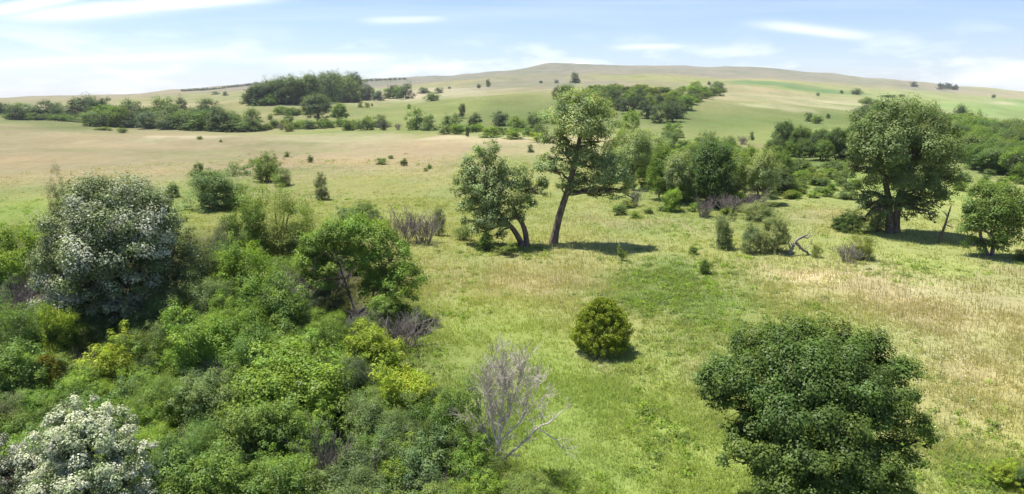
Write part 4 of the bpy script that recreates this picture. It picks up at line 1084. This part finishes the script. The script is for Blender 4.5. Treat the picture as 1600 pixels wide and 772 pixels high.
# dark grove and scrub slope above the centre
for (u, v, w, h, c) in [(968, 172, 26, 18, 'fard'), (982, 178, 30, 26, 'fard'), (1000, 170, 26, 32, 'fard'), (1012, 185, 32, 30, 'fard'), (1030, 170, 16, 22, 'fard'), (1032, 192, 34, 28, 'far'), (1050, 190, 34, 30, 'fard'), (1062, 185, 24, 26, 'far'), (1045, 176, 30, 26, 'far'), (960, 160, 30, 20, 'far'), (1072, 172, 30, 22, 'mid')]:
    plant(u, v, w, h, c, 'far', 'grove_tree', 'dark tree of the grove in the fold above the tall cottonwood', 'tree', 'dark trees of the central grove', .1)
sl = []
while len(sl) < 120:
    u = random.uniform(880, 1125); lo = np.interp(u, [880, 960, 1060, 1125], [180, 168, 168, 152]); v = random.uniform(141, lo)
    sl.append((u, v))
sl.sort(key=lambda q_: q_[1])
scatter(sl, 23, 10.5, ['mid', 'bright', 'far', 'olive'], ['farshrub'], 'slope_scrub', 'low scrub on the slope around the dark grove', 'shrub', 'scrub on the slope round the central grove')
scatter(strip(8, 872, 150, 905, 196, 14, 4), 16, 14, ['far', 'mid'], ['far', 'farshrub'], 'slope_tree', 'small tree behind the crown of the tall cottonwood', 'tree', 'small trees behind the tall cottonwood')
# woods on the right
rw = []
while len(rw) < 80:
    u = random.uniform(1345, 1620)
    top = np.interp(u, [1345, 1400, 1480, 1540, 1620], [186, 184, 200, 208, 226]); bot = np.interp(u, [1345, 1480, 1500, 1620], [200, 212, 258, 292])
    v = random.uniform(top, bot)
    if all(abs(u - a) + 2 * abs(v - b) > 14 for a, b in rw): rw.append((u, v))
rw.sort(key=lambda q_: q_[1])
for (u, v) in rw:
    big = np.interp(v, [185, 230, 290], [26, 40, 52])
    cc_ = random.choice(['far', 'mid', 'fard', 'mid', 'greyg'])
    plant(u, v, big * random.uniform(.95, 1.35), big * random.uniform(.75, 1.05), cc_, random.choice(['tree', 'shrub']) if v > 225 else random.choice(['far', 'farshrub']), 'creek_wood_tree', WORD[cc_] + ' tree in the right creek wood, ' + ('behind the domed cottonwood' if u < 1490 else 'near row by the right edge tree' if v > 255 else 'middle rows' if v > 225 else 'far row by the light green field'), 'tree', 'trees of the right creek wood', .14)
scatter(strip(10, 1345, 160, 1400, 176, 4, 1.5), 18, 8, ['olive', 'mid'], ['farshrub'], 'slope_scrub', 'low scrub trailing up ridge from right creek wood', 'shrub', 'scrub strip above the right creek wood')
scatter([(random.uniform(1210, 1340), random.uniform(262, 312)) for k in range(52)] + [(random.uniform(960, 1220), random.uniform(318, 342)) for k in range(24)] + [(random.uniform(1500, 1600), random.uniform(275, 300)) for k in range(8)], 20, 11, ['mid', 'bright', 'greyg', 'olive'], ['farshrub'], 'meadow_scrub', 'low weedy scrub between central tree clump and right frame edge', 'shrub', 'low scrub in the right hand flat')
cb_ = []
for t_ in range(3000):
    u, v = random.uniform(955, 1225), random.uniform(232, 322)
    if v > np.interp(u, [955, 1010, 1060, 1140, 1225], [285, 300, 322, 318, 305]) or v < np.interp(u, [955, 1100, 1225], [225, 238, 262]): continue
    if all((u - a) ** 2 + (2.2 * (v - b)) ** 2 > 26 ** 2 for a, b in cb_): cb_.append((u, v))
cb_.sort(key=lambda q_: q_[1])
for (u, v) in cb_:
    w_ = np.interp(v, [235, 320], [34, 46]) * random.uniform(.85, 1.25); cc_ = random.choice(['mid', 'mid', 'bright', 'bright', 'cotdark', 'far'])
    plant(u, v, w_, w_ * random.uniform(.75, 1.1), cc_, random.choice(['shrub', 'shrub', 'tree']), 'clump_shrub', {'cotdark': 'dull green'}.get(cc_, WORD.get(cc_, '')) + ' bush joined into the central tree clump', 'bush', 'bushes of the central tree clump', .14)
for t_ in range(26):
    u = 1203 + 135 * t_ / 25; cc_ = random.choice(['dark', 'mid', 'fard', 'far'])
    plant(u, random.uniform(236, 256), random.uniform(30, 42), random.uniform(26, 42), cc_, random.choice(['shrub', 'tree']), 'row_bush', WORD[cc_] + ' bush filling the dark tree row left of domed cottonwood', 'bush', 'bushes of the dark tree row', .12)
# windbreaks on the far skyline
for k in range(26):
    i = k / 25; u = 286 + 118 * i
    plant(u, np.interp(u, [240, 286, 330, 404], [149, 142, 140, 131]) + .8, random.uniform(5, 8), random.uniform(2.6, 4.2), 'fard', 'farshrub', 'windbreak_tree', 'tiny dark tree of the windbreak on the far left skyline', 'tree', 'windbreak trees on the far left skyline')
for k in range(10):
    u = 566 + 66 * k / 9
    plant(u, np.interp(u, [560, 632], [127.5, 124.5]), random.uniform(6, 9), random.uniform(2.5, 4), 'fard', 'farshrub', 'windbreak_tree', 'tiny dark tree on the skyline right of the poplar wood', 'tree', 'windbreak trees right of the poplar wood')
for k in range(12):
    u = 222 + 52 * k / 11
    plant(u, np.interp(u, [220, 275], [151, 143.5]) + 25, random.uniform(7, 11), random.uniform(4, 6), 'brown', 'farshrub', 'hedge_bush', 'brownish bush of the hedge strip on the far left slope', 'bush', 'brown hedge on the far left slope')

MARKS = [('the silvery tree', 180, 450), ('the whitish corner poplar', 150, 720), ('the vivid yellow-green bush', 182, 600), ('the broad domed bright bush', 470, 620), ('the arching tree', 560, 470), ('the lime-yellow bush', 630, 640),
         ('the bleached dead tree', 760, 720), ('the dark gap with bare twigs', 530, 710), ('the left frame edge', 0, 600), ('the lower frame edge', 320, 810), ('the lower edge olive bush', 600, 820), ('the pale dead twigs', 440, 500), ('the bare grey stems', 335, 600)]
# ------------------------------------------------------------------ filler shrubs between the named ones of the thicket
poly = [(0, 440), (60, 470), (300, 480), (360, 430), (470, 400), (480, 520), (560, 560), (640, 600), (700, 660), (760, 730), (770, 800), (0, 800)]
def inside(x, y, P):
    c = False
    for i in range(len(P)):
        (x1, y1), (x2, y2) = P[i], P[i - 1]
        if (y1 > y) != (y2 > y) and x < (x2 - x1) * (y - y1) / (y2 - y1) + x1: c = not c
    return c
fl = []
for tries in range(4000):
    u, v = random.uniform(-30, 770), random.uniform(430, 860)
    if not inside(max(u, 1), min(v, 799), poly): continue
    if 490 < u < 570 and 655 < v < 800: continue
    if all((u - a) ** 2 + (2 * (v - b)) ** 2 > 46 ** 2 for a, b in fl): fl.append((u, v))
    if len(fl) >= 120: break
for (u, v) in fl:
    w = np.interp(v, [430, 800], [58, 105]) * random.uniform(.8, 1.2)
    cc_ = random.choice(['mid', 'mid', 'bright', 'bright', 'greyg', 'mid', 'olive'])
    plant(u, v + 10, w, w * random.uniform(.7, 1.0), cc_, random.choice(['shrub', 'fine', 'shrub', 'broad']), 'understory_shrub', WORD[cc_] + ' low thicket shrub near ' + min(MARKS, key=lambda m_: math.hypot(u - m_[1], v - m_[2]))[0], 'shrub', 'low filler shrubs of the left thicket', .14)

# ------------------------------------------------------------------ grass, forbs, flowers
def tufts():
    r = np.random.default_rng(77)
    Vs, Fs, Cs = [], [], []
    off = 0
    for d0, d1, n, hgt, wid, nb in [(15, 32, 60000, .20, .015, 5), (32, 55, 60000, .21, .022, 4), (55, 95, 52000, .20, .036, 3), (95, 170, 34000, .17, .05, 3)]:
        d = np.sqrt(r.uniform(d0 ** 2, d1 ** 2, n)); a = r.uniform(-.80, .80, n)
        x, y = d * np.sin(a), d * np.cos(a)
        cl = fbm(x / 2.2, y / 2.2, 91, 3)
        k = r.random(n) < np.clip(.75 + cl * .9, .15, 1)
        x, y, cl = x[k], y[k], cl[k]; n = len(x)
        gc = ground_col(x, y); z = height(x, y)
        lit = gc[:, 1] / gc.sum(1)
        tall = hgt * (1 + cl * .5) * r.uniform(.6, 1.35, n)
        tint = np.clip(1 + r.normal(size=(n, 1)) * .08, .6, 1.5)
        for b in range(nb):
            an = r.uniform(0, 6.28, n); lean = r.uniform(.25, 1.0, n) * tall
            h = tall * r.uniform(.6, 1.15, n); w = wid * r.uniform(.6, 1.4, n)
            bx, by = x + r.normal(size=n) * .12, y + r.normal(size=n) * .12
            ca, sa = np.cos(an), np.sin(an)
            p0 = np.stack([bx - sa * w, by + ca * w, z - .02], 1); p1 = np.stack([bx + sa * w, by - ca * w, z - .02], 1)
            p2 = np.stack([bx + ca * lean, by + sa * lean, z + h], 1)
            V = np.stack([p0, p1, p2], 1).reshape(-1, 3)
            c = gc * 1.22 * tint * np.clip(1 + r.normal(size=(n, 1)) * .06, .55, 1.6)
            dryk = (r.random(n) < .05)[:, None]
            c = np.where(dryk, c * .55 + np.array([.30, .26, .15]) * .45, c)
            Vs.append(V); Cs.append(np.repeat(c, 3, 0)); Fs.append(np.arange(n * 3).reshape(n, 3) + off); off += n * 3
    # tall straw coloured seed stalks where the sward is dry
    n = 70000
    d = np.sqrt(r.uniform(16 ** 2, 75 ** 2, n)); a = r.uniform(-.3, .80, n)
    x, y = d * np.sin(a), d * np.cos(a); gc = ground_col(x, y)
    k = (r.random(n) < np.clip((gc[:, 0] / gc[:, 1] - .90) * 3.2, 0.02, .8)) & (gc.sum(1) > .35) & (r.random(n) < np.clip(.5 + fbm(x / 1.6, y / 1.6, 95, 2) * 1.4, 0, 1))
    x, y, gc, d = x[k], y[k], gc[k], d[k]; n = len(x); z = height(x, y)
    an = r.uniform(0, 6.28, n); h = r.uniform(.35, .75, n); w = .010 + d * .00022; ln = h * r.uniform(.05, .35, n)
    ca, sa = np.cos(an), np.sin(an)
    V = np.stack([np.stack([x - sa * w, y + ca * w, z], 1), np.stack([x + sa * w, y - ca * w, z], 1), np.stack([x + ca * ln, y + sa * ln, z + h], 1)], 1).reshape(-1, 3)
    c = gc * .5 + np.array([.52, .46, .31]) * .55 * r.uniform(.85, 1.15, (n, 1))
    Vs.append(V); Cs.append(np.repeat(c, 3, 0)); Fs.append(np.arange(n * 3).reshape(n, 3) + off); off += n * 3
    o = link('meadow_grass', mesh_np('meadow_grass', np.concatenate(Vs), np.concatenate(Fs), M_GRASS, np.concatenate(Cs)))
    tag(o, 'uneven tufted grass covering the meadow, part green, part straw', 'grass', kind='stuff')
tufts()
def forbs():
    r = np.random.default_rng(83)
    P, N_, L_, C_ = [], [], [], []
    spots = []
    for (u, v, ru, rv, n) in [(1060, 440, 100, 40, 420), (1010, 475, 60, 22, 120), (1080, 520, 90, 40, 90), (1270, 480, 40, 12, 40), (1130, 500, 60, 20, 60), (1010, 640, 50, 70, 60), (1500, 700, 100, 60, 110), (1560, 745, 60, 30, 80), (1440, 640, 80, 90, 50), (1050, 700, 60, 60, 50), (1260, 290, 70, 22, 160), (1560, 290, 50, 14, 70), (1100, 370, 200, 20, 60), (660, 560, 30, 60, 60), (720, 450, 50, 60, 40), (800, 390, 60, 14, 90), (1420, 420, 120, 16, 110), (560, 320, 110, 16, 80), (60, 330, 80, 20, 40), (470, 250, 150, 10, 40), (820, 760, 80, 20, 70)]:
        for k in range(n):
            spots.append((u + r.normal() * ru * .62, v + r.normal() * rv * .62))
    for (u, v) in spots:
        p, t = at(u, min(v, 840))
        s = r.uniform(.12, .36) * (1 + t / 160); m = 30
        O = rand_unit(m, r); O[:, 2] = np.abs(O[:, 2])
        P.append(p + O * s * np.array([1, 1, .75]) * r.uniform(.5, 1, (m, 1))); nn = O + rand_unit(m, r) * .5 + np.array([0, 0, .4])
        N_.append(nn / np.linalg.norm(nn, axis=1, keepdims=True)); L_.append(np.full(m, s * .36) * r.uniform(.6, 1.3, m))
        base = np.array(COL[['mid', 'bright', 'bright', 'greyg', 'olive'][r.integers(5)]]) * r.uniform(.85, 1.25)
        C_.append(base * np.clip(1 + r.normal(size=(m, 1)) * .2, .5, 1.6))
    V, Fq, cc = leaves(np.concatenate(P), np.concatenate(N_), np.concatenate(L_), .6, np.concatenate(C_), r)
    o = link('low_forbs', mesh_np('low_forbs', V, Fq, M_GRASS, cc)); tag(o, 'low dark green leafy weeds scattered through the meadow grass', 'weeds', kind='stuff')
    P = []
    for (u, v, ru, rv, n) in [(1460, 565, 60, 28, 150), (1500, 600, 60, 40, 80), (1380, 520, 60, 20, 40), (1590, 600, 40, 60, 40), (1450, 470, 90, 14, 50), (940, 560, 26, 5, 60), (1480, 680, 60, 20, 30)]:
        for k in range(n):
            p, t = at(u + r.normal() * ru * .6, v + r.normal() * rv * .6); P.append(p + np.array([r.normal() * .1, r.normal() * .1, r.uniform(.25, .5)]))
    P = np.array(P); nn = rand_unit(len(P), r) * .5 + np.array([0, -.3, 1]); nn /= np.linalg.norm(nn, axis=1, keepdims=True)
    V, Fq, cc = leaves(P, nn, r.uniform(.04, .085, len(P)), .9, np.tile([.72, .72, .62], (len(P), 1)) * r.uniform(.7, 1.05, (len(P), 1)), r)
    o = link('white_wildflowers', mesh_np('white_wildflowers', V, Fq, M_GRASS, cc)); tag(o, 'tiny white wildflowers sprinkled in the straw coloured grass', 'flowers', kind='stuff')
forbs()

# ------------------------------------------------------------------ summer haze over the valley
def haze():
    m, N, L = new_mat('haze_air')
    v = N.new('ShaderNodeVolumePrincipled')
    v.inputs['Color'].default_value = (.86, .92, 1.0, 1)
    v.inputs['Density'].default_value = .00009
    v.inputs['Anisotropy'].default_value = 0.2
    o = N.new('ShaderNodeOutputMaterial'); L.new(v.outputs[0], o.inputs['Volume'])
    X, Y0, Y1, Z0, Z1 = 8800, -8800, 8800, float(gz.min()) - 1.5, float(gz.max()) + 40
    V = np.array([(x, y, z) for z in (Z0, Z1) for y in (Y0, Y1) for x in (-X, X)])
    Q = np.array([(0, 2, 3, 1), (4, 5, 7, 6), (0, 1, 5, 4), (2, 6, 7, 3), (0, 4, 6, 2), (1, 3, 7, 5)])
    h = link('haze', mesh_np('haze', V, Q, m)); tag(h, None, None, kind='stuff')
haze()
